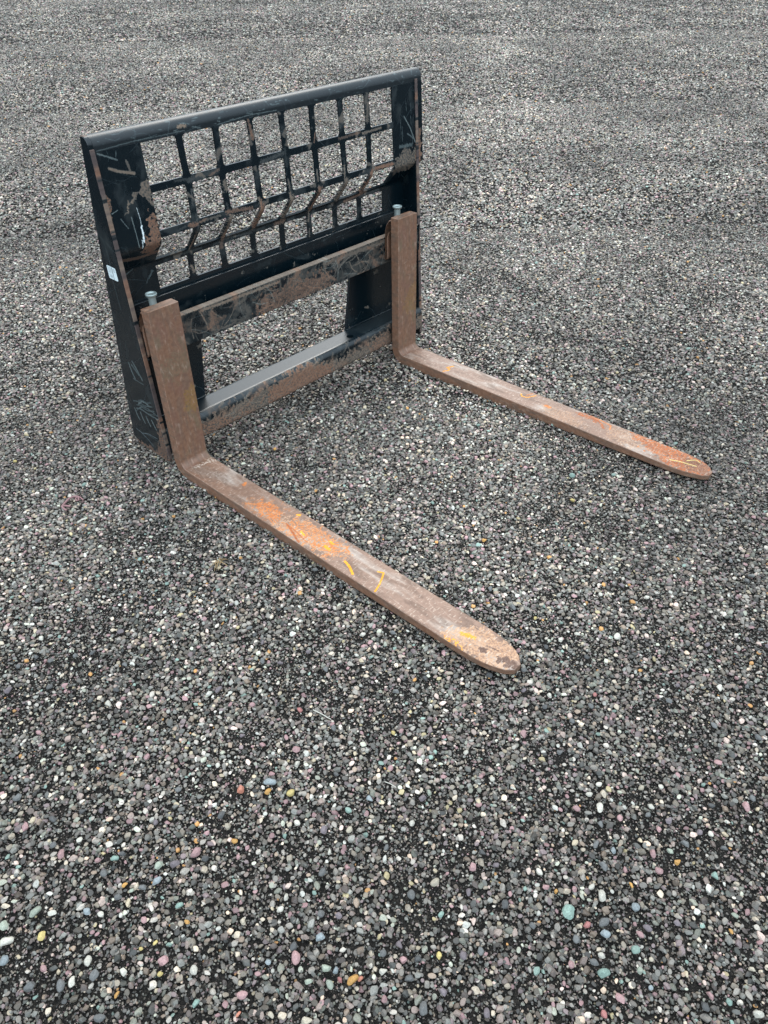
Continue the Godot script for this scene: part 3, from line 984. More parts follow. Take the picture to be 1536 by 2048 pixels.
		bc.patch("tan", [Vector2(0.02, 0.86), Vector2(0.08, 0.84), Vector2(0.1, 0.94), Vector2(0.0, 0.98)], 0.5, 0.02, 1.0)
		bc.patch("redrust", [Vector2(0.07, 0.93), Vector2(0.1, 0.90), Vector2(0.1, 1.20), Vector2(0.0, 1.20), Vector2(0.0, 1.08), Vector2(0.03, 1.02)], 0.9, 0.02, 0.7)
		bc.patch("orange", [Vector2(0.075, 0.95), Vector2(0.1, 0.95), Vector2(0.1, 1.10), Vector2(0.075, 1.08)], 0.8, 0.016, 1.0)
		bc.patch("dark", [Vector2(0.055, 1.10), Vector2(0.088, 1.11), Vector2(0.080, 1.16), Vector2(0.05, 1.15)], 0.7, 0.010, 0.8)
		bc.patch("grime", [Vector2(0.02, 1.14), Vector2(0.07, 1.15), Vector2(0.06, 1.2), Vector2(0.02, 1.2)], 0.8, 0.012, 0.6)
		for k in 70:
			var p := Vector2(rng.randf_range(0.02, 0.1), rng.randf_range(0.93, 1.19))
			bc.stroke(["dark", "orange", "tan"][rng.randi() % 3], [p, p + Vector2(rng.randf_range(-0.008, 0.008), rng.randf_range(-0.012, 0.012))], rng.randf_range(0.002, 0.007), rng.randf_range(0.35, 0.8), 1.2)
		bc.patch("dark", [Vector2(0.012, 1.13), Vector2(0.075, 1.10), Vector2(0.082, 1.18), Vector2(0.03, 1.2)], 0.7, 0.014, 1.3)
	var blade_mat := bc.make(blade_stack, 0.5, 0.06 if near else 0.14)

	var shank := fork_sweep(stations.slice(0, split + 1), runs.slice(0, split + 1), 0.0, shank_len, true, false)
	put("shank", shank, root, [shank_mat, side])
	var blade := fork_sweep(stations.slice(split), runs.slice(split), shank_len, blade_len, false, true)
	put("blade", blade, root, [blade_mat, side])

	# the hook behind the shank that carries the fork on the carriage bar
	var st := begin()
	var hook := [Vector2(-0.030, 0.541), Vector2(-0.048, 0.533), Vector2(-0.062, 0.514), Vector2(-0.0690, 0.484), Vector2(-0.0690, 0.392), Vector2(-0.054, 0.386), Vector2(-0.054, 0.470), Vector2(-0.048, 0.492), Vector2(-0.030, 0.500)]
	hook.reverse()
	extrude(st, rounded(hook, [0.003, 0.012, 0.016, 0.012, 0.004, 0.004, 0.008, 0.008, 0.003], 4), "x", [0.003, 0.097], 0.003)
	put("hook", st.commit(), root, [side])
	# the zinc pin that locks the fork in its notch
	var zinc := StandardMaterial3D.new()
	zinc.albedo_color = Color(0.57, 0.61, 0.60)
	zinc.metallic = 0.75
	zinc.roughness = 0.48
	st = begin()
	var at := Vector3(0.047, 0.0, -0.0445) if near else Vector3(0.043, 0.0, -0.043)
	lathe(st, at, [Vector2(0.0095, 0.505), Vector2(0.0095, 0.538), Vector2(0.0105, 0.540), Vector2(0.0105, 0.565)])
	var pin := put("locking_pin", st.commit(), root, [zinc])
	st = begin()
	lathe(st, at, [Vector2(0.0105, 0.565), Vector2(0.0150, 0.568), Vector2(0.0162, 0.571), Vector2(0.0162, 0.5735), Vector2(0.0150, 0.5750), Vector2(0.0125, 0.5740), Vector2(0.0100, 0.5715), Vector2(0.0, 0.5705)], 28)
	put("pin_head", st.commit(), pin, [zinc])


var side_cache: StandardMaterial3D

func rust_side() -> StandardMaterial3D:
	if side_cache:
		return side_cache
	var c := coat(Rect2(0, 0, 0.6, 0.6), 900.0)
	c.scatter("grime", 12.0, 40.0, 0.0, 0.4, 0.8)
	c.scatter("mud", 30.0, 60.0, 0.28, 0.2, 0.6, 9.0)
	c.scatter("dark", 8.0, 30.0, 0.2, 0.3, 0.6, 19.0)
	random_scratches(c, 80, 0.06, "mud", 0.0015, 0.5)
	var m := c.make([["steel", Color(0.405, 0.28, 0.208), Color(0.49, 0.36, 0.285), 0.48, 0.0], ["grime", Color(0.35, 0.26, 0.21), Color(0.42, 0.325, 0.265), 0.68, 0.03], ["dark", Color(0.30, 0.245, 0.205), Color(0.36, 0.30, 0.255), 0.6, -0.02], ["mud", Color(0.47, 0.37, 0.30), Color(0.54, 0.44, 0.37), 0.85, 0.06]], 0.5, 0.04)
	m.uv1_triplanar = true
	m.uv1_scale = Vector3(1.7, 1.7, 1.7)
	side_cache = m
	return m


# Sweeps the flat bar of a fork through its stations; the worked face (front of the shank, top of the blade) is a surface of its own.
func fork_sweep(stations: Array, runs: Array, from: float, long: float, cap_first: bool, cap_last: bool) -> ArrayMesh:
	var top := begin()
	var rest := begin()
	var r := 0.0035
	var rings := []
	for k in stations.size():
		var s: Array = stations[k]
		var a: Vector2 = s[0]
		var b: Vector2 = s[1]
		var d := (a - b).normalized()               # towards the worked face
		var t := a.distance_to(b)
		var hw: float = s[2]
		var before: Array = stations[maxi(k - 1, 0)]
		var after: Array = stations[mini(k + 1, stations.size() - 1)]
		var along: float = maxf(after[0].distance_to(before[0]), 1e-5)
		var slope: float = clampf((after[2] - before[2]) / along, -6.0, 6.0)
		var q := minf(r, t * 0.3)
		var ring := []
		# going round: left edge of the face, face, right edge, right side, back
		var flat := [[-hw + q, t, Vector2(0, 1)], [hw - q, t, Vector2(0, 1)], [hw - q * 0.3, t - q * 0.3, Vector2(0.7, 0.7)], [hw, t - q, Vector2(1, 0)], [hw, q, Vector2(1, 0)], [hw - q * 0.3, q * 0.3, Vector2(0.7, -0.7)], [hw - q, 0.0, Vector2(0, -1)], [-hw + q, 0.0, Vector2(0, -1)], [-hw + q * 0.3, q * 0.3, Vector2(-0.7, -0.7)], [-hw, q, Vector2(-1, 0)], [-hw, t - q, Vector2(-1, 0)], [-hw + q * 0.3, t - q * 0.3, Vector2(-0.7, 0.7)]]
		var tang := Vector2(d.y, -d.x)               # along the bar: heading from the shank's top to the tip
		for f in flat:
			var p2: Vector2 = b + d * float(f[1])
			var n: Vector3 = Vector3(f[2].x, d.y * f[2].y, d.x * f[2].y)
			n += Vector3(0, tang.y, tang.x) * (-slope * absf(f[2].x))
			ring.append([Vector3(0.05 + f[0], p2.y, p2.x), n.normalized(), Vector2((0.05 + f[0]) / 0.1, 1.0 - (runs[k] - from) / long)])
		rings.append(ring)
	var count: int = rings[0].size()
	for k in rings.size() - 1:
		for j in count:
			var i := (j + 1) % count
			var q := [rings[k][j], rings[k][i], rings[k + 1][i], rings[k + 1][j]]
			var to := top if j == 0 or j == 11 or j == 1 else rest
			quad(to, [q[0][0], q[1][0], q[2][0], q[3][0]], [q[0][1], q[1][1], q[2][1], q[3][1]], [q[0][2], q[1][2], q[2][2], q[3][2]])
	for e in 2:
		if (e == 0 and not cap_first) or (e == 1 and not cap_last):
			continue
		var ring: Array = rings[0] if e == 0 else rings[rings.size() - 1]
		var n := Vector3.UP if e == 0 else Vector3.BACK
		for j in range(1, count - 1):
			tri(rest, [ring[0][0], ring[j][0], ring[j + 1][0]], [n, n, n], [ring[0][2], ring[j][2], ring[j + 1][2]])
	var mesh := top.commit()
	rest.commit(mesh)
	return mesh


# =====================================================================  the ground

func ground_y(x: float, z: float) -> float:
	var r := Vector2(x - 0.4, z - 0.6).length()
	var w := smoothstep(3.0, 7.0, r)
	return w * noise_c.get_noise_2d(x, z) * 0.02 + 0.003 * noise_c.get_noise_2d(x * 9.0, z * 9.0)


# Old tyre tracks far off: bands of churned, darker and finer gravel.
const RUTS := [[Vector2(9.0, -9.75), Vector2(10.49, -8.87), Vector2(11.55, -8.26), Vector2(12.81, -7.36), Vector2(15.0, -5.7)], [Vector2(9.6, -7.1), Vector2(10.72, -6.59), Vector2(11.41, -6.3), Vector2(12.06, -5.96), Vector2(13.4, -5.2)], [Vector2(4.6, -14.4), Vector2(6.35, -14.5), Vector2(7.14, -14.52), Vector2(8.14, -14.83)], [Vector2(7.6, -13.9), Vector2(8.63, -13.14), Vector2(9.49, -12.44), Vector2(10.29, -10.79)]]

func rut_at(x: float, z: float) -> float:
	if x < 4.0:
		return 0.0
	var best := 9.0
	var p := Vector2(x, z)
	for l in RUTS:
		for k in l.size() - 1:
			best = minf(best, p.distance_to(Geometry2D.get_closest_point_to_segment(p, l[k], l[k + 1])))
	best += 0.10 * noise_c.get_noise_2d(x * 14.0, z * 14.0)
	return 1.0 - smoothstep(0.06, 0.24, best)


# A driven lane of cleaner, paler stones behind the right fork.
const LANE := [Vector2(12.2, -7.5), Vector2(9.2, -5.5), Vector2(4.0, -1.5), Vector2(1.45, 0.3), Vector2(0.55, 0.8)]

func lane_at(x: float, z: float) -> float:
	var best := 9.0
	var p := Vector2(x, z)
	for k in LANE.size() - 1:
		best = minf(best, p.distance_to(Geometry2D.get_closest_point_to_segment(p, LANE[k], LANE[k + 1])))
	return 1.0 - smoothstep(0.05, 0.55, best + 0.25 * noise_c.get_noise_2d(x * 5.0, z * 5.0))


func build_ground() -> void:
	var n := 260
	var st := begin()
	var axis := PackedFloat32Array()
	for k in n + 1:
		var u := 2.0 * k / n - 1.0
		axis.append(signf(u) * (5.0 * absf(u) + 345.0 * pow(absf(u), 6.0)))
	for j in n + 1:
		for i in n + 1:
			var x := axis[i] + 0.5
			var z := axis[j]
			st.set_normal(Vector3.UP)
			st.set_uv(Vector2(x, z))
			st.add_vertex(Vector3(x, ground_y(x, z), z))
	for j in n:
		for i in n:
			var a := j * (n + 1) + i
			for k in [a, a + 1, a + n + 2, a, a + n + 2, a + n + 1]:
				st.add_index(k)
	st.generate_normals()
	# dark grit with small pale grains
	var size := 1024
	var bytes := PackedByteArray()
	var bump := PackedByteArray()
	bytes.resize(size * size * 3)
	bump.resize(size * size)
	var cell := FastNoiseLite.new()
	cell.seed = 9
	cell.noise_type = FastNoiseLite.TYPE_CELLULAR
	cell.cellular_return_type = FastNoiseLite.RETURN_CELL_VALUE
	cell.frequency = 0.14
	var dist := FastNoiseLite.new()
	dist.seed = 9
	dist.noise_type = FastNoiseLite.TYPE_CELLULAR
	dist.cellular_return_type = FastNoiseLite.RETURN_DISTANCE
	dist.frequency = 0.14
	var a := cell.get_seamless_image(size, size).get_data()
	var b := dist.get_seamless_image(size, size).get_data()
	for k in size * size:
		var v := a[k] / 255.0
		var g := 0.075 + 0.26 * v * v + (0.14 if v > 0.84 else 0.0)
		var tint := fposmod(v * 37.0, 1.0) - 0.5
		bytes[k * 3] = int(clampf(g * (0.90 + 0.10 * tint), 0.0, 1.0) * 255.0)
		bytes[k * 3 + 1] = int(clampf(g * 0.82, 0.0, 1.0) * 255.0)
		bytes[k * 3 + 2] = int(clampf(g * (0.74 - 0.08 * tint), 0.0, 1.0) * 255.0)
		bump[k] = 255 - b[k]
	var m := StandardMaterial3D.new()
	m.albedo_texture = ImageTexture.create_from_image(Image.create_from_data(size, size, false, Image.FORMAT_RGB8, bytes))
	m.heightmap_enabled = true
	m.heightmap_texture = ImageTexture.create_from_image(Image.create_from_data(size, size, false, Image.FORMAT_L8, bump))
	m.heightmap_scale = 0.5
	m.roughness = 0.95
	m.metallic_specular = 0.3
	m.uv1_triplanar = true
	m.uv1_world_triplanar = true
	m.uv1_scale = Vector3(2.6, 2.6, 2.6)
	ground = put("gravel_ground", st.commit(), self, [m])
	tag(ground, "dark grey gravel yard of mixed small stones reaching to the far edge", "gravel ground", "", "structure")


# A stone: a ball cut by random planes; few cuts leave it round, many make it angular.
func stone_mesh(level: int, cuts: int, deep: float, smooth: bool, s: int) -> ArrayMesh:
	var r := RandomNumberGenerator.new()
	r.seed = s
	var g := (1.0 + sqrt(5.0)) / 2.0
	var v: Array = []
	for p in [Vector3(-1, g, 0), Vector3(1, g, 0), Vector3(-1, -g, 0), Vector3(1, -g, 0), Vector3(0, -1, g), Vector3(0, 1, g), Vector3(0, -1, -g), Vector3(0, 1, -g), Vector3(g, 0, -1), Vector3(g, 0, 1), Vector3(-g, 0, -1), Vector3(-g, 0, 1)]:
		v.append(p.normalized())
	var f := [[0, 11, 5], [0, 5, 1], [0, 1, 7], [0, 7, 10], [0, 10, 11], [1, 5, 9], [5, 11, 4], [11, 10, 2], [10, 7, 6], [7, 1, 8], [3, 9, 4], [3, 4, 2], [3, 2, 6], [3, 6, 8], [3, 8, 9], [4, 9, 5], [2, 4, 11], [6, 2, 10], [8, 6, 7], [9, 8, 1]]
	for l in level:
		var mids := {}
		var nf := []
		for t in f:
			var m := []
			for k in 3:
				var i0: int = t[k]
				var i1: int = t[(k + 1) % 3]
				var key := Vector2i(mini(i0, i1), maxi(i0, i1))
				if not mids.has(key):
					mids[key] = v.size()
					v.append(((v[i0] + v[i1]) * 0.5).normalized())
				m.append(mids[key])
			nf.append([t[0], m[0], m[2]])
			nf.append([t[1], m[1], m[0]])
			nf.append([t[2], m[2], m[1]])
			nf.append([m[0], m[1], m[2]])
		f = nf
	var planes := []
	for k in cuts:
		planes.append([Vector3(r.randfn(), r.randfn(), r.randfn()).normalized(), r.randf_range(deep, 0.97)])
	var st := begin()
	st.set_smooth_group(0 if smooth else -1)
	var out: Array = []
	for p in v:
		var rad := 1.0
		for q in planes:
			var d: float = p.dot(q[0])
			if d > 0.05:
				rad = minf(rad, q[1] / d)
		out.append(p * (rad * 0.5))
	for t in f:
		st.set_smooth_group(0 if smooth else -1)
		st.add_vertex(out[t[0]])
		st.set_smooth_group(0 if smooth else -1)
		st.add_vertex(out[t[2]])
		st.set_smooth_group(0 if smooth else -1)
		st.add_vertex(out[t[1]])
	st.generate_normals()
	return st.commit()


const TINTS := {
	"pink": Color(0.44, 0.255, 0.245), "teal": Color(0.25, 0.35, 0.29), "pale_green": Color(0.36, 0.385, 0.30), "blue": Color(0.28, 0.31, 0.315),
	"orange": Color(0.60, 0.31, 0.08), "yellow": Color(0.60, 0.46, 0.17), "white": Color(0.60, 0.55, 0.46), "grey": Color(0.15, 0.147, 0.14), "dark": Color(0.085, 0.083, 0.08), "mauve": Color(0.20, 0.158, 0.165),
	"red": Color(0.38, 0.145, 0.13), "cream": Color(0.47, 0.40, 0.30), "coral": Color(0.58, 0.22, 0.14),
}

func pebble_material(c: String, k: int) -> StandardMaterial3D:
	var key := "%s%d" % [c, k]
	if not pebble_mats.has(key):
		var m := StandardMaterial3D.new()
		var t: Color = TINTS[c] * [1.0, 0.8, 0.62][k]
		t.a = 1.0
		m.albedo_color = t.linear_to_srgb()
		m.albedo_texture = speckle()
		m.uv1_triplanar = true
		m.uv1_scale = Vector3(0.7, 0.7, 0.7)
		m.roughness = 0.7
		pebble_mats[key] = m
	return pebble_mats[key]


var speckle_cache: ImageTexture

func speckle() -> ImageTexture:
	if speckle_cache == null:
		var im := Image.create(128, 128, false, Image.FORMAT_RGB8)
		for y in 128:
			for x in 128:
				var v := 0.86 + 0.24 * noise_a.get_noise_2d(x * 0.05, y * 0.05) + 0.22 * noise_b.get_noise_2d(x * 0.3, y * 0.3)
				if noise_a.get_noise_2d(x * 0.11 + 90.0, y * 0.03) > 0.45:
					v += 0.10
				im.set_pixel(x, y, Color(v, v, v))
		speckle_cache = ImageTexture.create_from_image(im)
	return speckle_cache


func set_pebble(p: Vector3, c: String) -> void:
	var o := MeshInstance3D.new()
	o.name = "pebble"
	o.mesh = pebble_meshes[rng.randi() % pebble_meshes.size()]
	o.material_override = pebble_material(c, rng.randi() % 2)
	ground.add_child(o, true)
	var s := p.z * 0.95
	var b := Basis(Vector3.UP, rng.randf() * TAU) * Basis(Vector3.RIGHT, rng.randf_range(-0.3, 0.3)) * Basis.from_scale(Vector3(s * rng.randf_range(1.05, 1.3), s * rng.randf_range(0.6, 0.8), s * rng.randf_range(0.8, 1.0)))
	o.transform = Transform3D(b, Vector3(p.x, ground_y(p.x, p.y) + 0.0075 + s * 0.28, p.y))
	var r := int(ceil(s * 0.5 / 0.006))
	var ci := Vector2i(int(floor(p.x / 0.006)), int(floor(p.y / 0.006)))
	for dy in range(-r, r + 1):
		for dx in range(-r, r + 1):
			if dx * dx + dy * dy <= r * r:
				taken[ci + Vector2i(dx, dy)] = true


# The stones that show largest, each a part of the ground. The coloured ones lie where the photograph has them.
func build_pebbles() -> void:
	for k in 7:
		pebble_meshes.append(stone_mesh(2, 11 + k * 2, 0.5 + 0.02 * k, k % 3 == 0, 100 + k))
	for p in [Vector3(-0.869, 0.841, 0.0187), Vector3(-0.829, 0.903, 0.0140), Vector3(-0.990, 1.000, 0.0142), Vector3(-0.697, 1.025, 0.0225), Vector3(-0.847, 1.139, 0.0202), Vector3(-0.831, 1.056, 0.0140), Vector3(-0.899, 1.037, 0.0094), Vector3(-0.393, 1.644, 0.0149), Vector3(-0.382, 1.728, 0.0177)]: set_pebble(p, "pink")
	for p in [Vector3(0.077, 1.741, 0.0194), Vector3(0.136, 1.661, 0.0184), Vector3(-0.149, 1.677, 0.0155), Vector3(-0.128, 1.653, 0.0148), Vector3(-0.143, 1.500, 0.0156), Vector3(-0.270, 1.704, 0.0137), Vector3(-0.105, 1.573, 0.0154), Vector3(-0.077, 1.639, 0.0123), Vector3(-0.280, 1.833, 0.0137)]: set_pebble(p, "pink")
	for p in [Vector3(-0.422, 0.996, 0.0199), Vector3(-0.692, 1.298, 0.0202), Vector3(-0.698, 1.112, 0.0145), Vector3(-0.238, 1.129, 0.0118), Vector3(-0.790, 1.276, 0.0179), Vector3(-0.370, 1.422, 0.0183), Vector3(-0.072, 1.327, 0.0191), Vector3(-0.104, 0.303, 0.0141), Vector3(0.128, 1.297, 0.0126)]: set_pebble(p, "pink")
	for p in [Vector3(-0.806, 0.922, 0.0149), Vector3(-0.775, 1.081, 0.0142), Vector3(-0.848, 1.229, 0.0137), Vector3(-1.020, 1.029, 0.0090), Vector3(-0.324, 1.595, 0.0262), Vector3(-0.300, 1.710, 0.0185), Vector3(-0.368, 1.691, 0.0206), Vector3(-0.269, 1.858, 0.0136)]: set_pebble(p, "teal")
	for p in [Vector3(-0.089, 1.755, 0.0154), Vector3(-0.445, 1.175, 0.0146), Vector3(-0.563, 1.122, 0.0114), Vector3(-0.598, 1.241, 0.0125), Vector3(-0.475, 1.434, 0.0122), Vector3(0.841, 0.513, 0.0152), Vector3(0.800, 0.901, 0.0215), Vector3(0.414, 0.669, 0.0133)]: set_pebble(p, "teal")
	for p in [Vector3(-0.758, 0.995, 0.0185), Vector3(-0.818, 0.997, 0.0108), Vector3(-0.954, 0.902, 0.0195), Vector3(-1.003, 0.884, 0.0174), Vector3(-0.102, 1.675, 0.0130), Vector3(-0.324, 1.732, 0.0140), Vector3(-0.132, 1.811, 0.0139), Vector3(-0.670, 1.347, 0.0166), Vector3(-0.703, 1.340, 0.0148), Vector3(-0.309, 1.266, 0.0139), Vector3(-0.682, 1.369, 0.0156)]: set_pebble(p, "pale_green")
	for p in [Vector3(-0.778, 1.016, 0.0182), Vector3(-0.892, 0.972, 0.0150), Vector3(-1.028, 0.938, 0.0160), Vector3(-0.172, 1.596, 0.0139), Vector3(-0.237, 1.677, 0.0193), Vector3(-0.335, 1.757, 0.0106), Vector3(-0.311, 1.660, 0.0171), Vector3(-0.508, 1.015, 0.0242), Vector3(-0.398, 1.187, 0.0139), Vector3(-0.643, 1.304, 0.0180), Vector3(-0.661, 1.361, 0.0133), Vector3(-0.729, 1.269, 0.0117)]: set_pebble(p, "blue")
	for p in [Vector3(-0.821, 0.979, 0.0100), Vector3(-0.928, 1.124, 0.0098), Vector3(-0.783, 1.115, 0.0113), Vector3(-0.112, 1.693, 0.0147), Vector3(-0.205, 1.652, 0.0099), Vector3(-0.161, 1.816, 0.0094), Vector3(-0.306, 1.559, 0.0098), Vector3(-0.524, 1.028, 0.0140), Vector3(-0.653, 1.392, 0.0189), Vector3(-0.634, 1.060, 0.0123), Vector3(0.291, 0.103, 0.0163), Vector3(0.377, 0.885, 0.0138)]: set_pebble(p, "orange")
	for p in [Vector3(-0.967, 0.949, 0.0155), Vector3(-0.862, 1.151, 0.0116), Vector3(-0.862, 1.093, 0.0085), Vector3(-0.839, 1.103, 0.0111), Vector3(-0.496, 1.065, 0.0179), Vector3(-0.254, 1.120, 0.0117), Vector3(-0.530, 1.474, 0.0143), Vector3(0.228, 1.155, 0.0111), Vector3(0.695, 0.970, 0.0191), Vector3(-0.310, -0.475, 0.0145)]: set_pebble(p, "yellow")
	for p in [Vector3(-0.878, 0.994, 0.0141), Vector3(-1.012, 0.912, 0.0241), Vector3(-0.967, 1.054, 0.0165), Vector3(-0.935, 0.926, 0.0150), Vector3(-0.902, 1.102, 0.0142), Vector3(-0.258, 1.624, 0.0204), Vector3(-0.069, 1.507, 0.0130), Vector3(-0.020, 1.715, 0.0123), Vector3(-0.101, 1.504, 0.0138), Vector3(-0.113, 1.533, 0.0185)]: set_pebble(p, "white")
	for p in [Vector3(-0.659, 1.218, 0.0150), Vector3(-0.527, 1.207, 0.0112), Vector3(-0.637, 1.210, 0.0125), Vector3(-0.555, 0.905, 0.0124), Vector3(-0.444, 1.260, 0.0142), Vector3(-0.255, 1.623, 0.0124), Vector3(-0.202, 1.342, 0.0141), Vector3(0.225, 0.761, 0.0151), Vector3(0.307, 1.336, 0.0192), Vector3(-0.202, 0.321, 0.0109), Vector3(0.208, 1.239, 0.0156)]: set_pebble(p, "white")
	for p in [Vector3(-0.936, 1.073, 0.0216), Vector3(-0.982, 1.045, 0.0198), Vector3(-0.965, 1.135, 0.0175), Vector3(-1.018, 1.010, 0.0197), Vector3(-0.297, 1.648, 0.0207), Vector3(-0.209, 1.598, 0.0210), Vector3(-0.351, 1.629, 0.0153), Vector3(-0.364, 1.671, 0.0166), Vector3(-0.486, 1.373, 0.0187), Vector3(-0.589, 1.401, 0.0152), Vector3(-0.562, 1.226, 0.0156), Vector3(-0.589, 1.460, 0.0164), Vector3(-0.606, 1.506, 0.0192)]: set_pebble(p, "grey")
	for p in [Vector3(-0.318, 1.630, 0.0138), Vector3(-0.420, 1.721, 0.0143), Vector3(-0.350, 0.930, 0.0165), Vector3(-0.667, 1.377, 0.0107), Vector3(0.119, 1.386, 0.0122)]: set_pebble(p, "red")
	for p in [Vector3(-0.196, 1.866, 0.0115), Vector3(-0.019, 1.572, 0.0139), Vector3(-0.295, 1.737, 0.0108), Vector3(-0.626, 1.028, 0.0183), Vector3(-0.439, 1.391, 0.0171), Vector3(-0.716, 1.186, 0.0148), Vector3(-0.471, 1.205, 0.0143), Vector3(-0.777, 1.331, 0.0112), Vector3(-0.744, 1.379, 0.0167)]: set_pebble(p, "cream")
	for p in [Vector3(-0.558, 0.984, 0.0200), Vector3(-0.811, 1.291, 0.0088), Vector3(-0.643, 1.400, 0.0107)]: set_pebble(p, "coral")
	# others of the same size between them
	var made := 0
	while made < 150:
		var q := wedge_point(0.30, 1.5, 1.0)
		var s := rng.randf_range(0.012, 0.018)
		if is_taken(q.x, q.y, s):
			continue
		set_pebble(Vector3(q.x, q.y, s), ["grey", "grey", "dark", "mauve", "grey", "white", "dark", "mauve"][rng.randi() % 8])
		made += 1


func is_taken(x: float, z: float, s: float) -> bool:
	var h := s * 0.3
	for d in [Vector2(0, 0), Vector2(h, 0), Vector2(-h, 0), Vector2(0, h), Vector2(0, -h)]:
		if taken.has(Vector2i(int(floor((x + d.x) / 0.006)), int(floor((z + d.y) / 0.006)))):
			return true
	return false


# A random point of the ground between two distances ahead of the standpoint, over a strip as wide as the view there and a margin.
func wedge_point(f0: float, f1: float, margin: float) -> Vector2:
	var f := rng.randf_range(f0, f1)
	var half := 0.503 * (0.782 * f + 0.866) * margin + (0.25 if margin > 1.0 else 0.0)
	var s := rng.randf_range(-half, half)
	return Vector2(CAM.x, CAM.z) + Vector2(-sin(HEADING), -cos(HEADING)) * f + Vector2(cos(HEADING), -sin(HEADING)) * s


# Colours of the common stones: mostly dark and mid greys, some pale, a few tinted.
func stone_colour() -> Color:
	var t := rng.randf()
	var l: float
	var tint := Color(1, 1, 1)
	if t < 0.64:
		l = clampf(exp(rng.randfn(-2.36, 0.55)), 0.025, 0.3)
	elif t < 0.91:
		l = rng.randf_range(0.13, 0.27)
	else:
		l = rng.randf_range(0.32, 0.58)
	var k := rng.randf()
	if k < 0.16:
		tint = Color(1.12, 0.95, 0.94)
	elif k < 0.30:
		tint = Color(0.93, 1.01, 1.04)
	elif k < 0.48:
		tint = Color(1.08, 1.01, 0.90)
	elif k < 0.60:
		tint = Color(0.93, 1.04, 0.96)
	elif k < 0.68:
		tint = Color(1.16, 0.96, 0.82)
	var odd := rng.randf()
	if odd < 0.040:
		return Color(0.36, 0.205, 0.20) * rng.randf_range(0.5, 1.1)
	elif odd < 0.085:
		return Color(0.20, 0.145, 0.140) * rng.randf_range(0.6, 1.2)
	elif odd < 0.100:
		return Color(0.50, 0.40, 0.27) * rng.randf_range(0.6, 1.1)
	elif odd < 0.104:
		return Color(0.50, 0.25, 0.08) * rng.randf_range(0.7, 1.1)
	elif odd < 0.112:
		return Color(0.23, 0.31, 0.255) * rng.randf_range(0.6, 1.1)
	elif odd < 0.117:
		return Color(0.44, 0.35, 0.19) * rng.randf_range(0.6, 1.1)
	return Color(l * tint.r * 1.15, l * tint.g * 1.0, l * tint.b * 0.84)


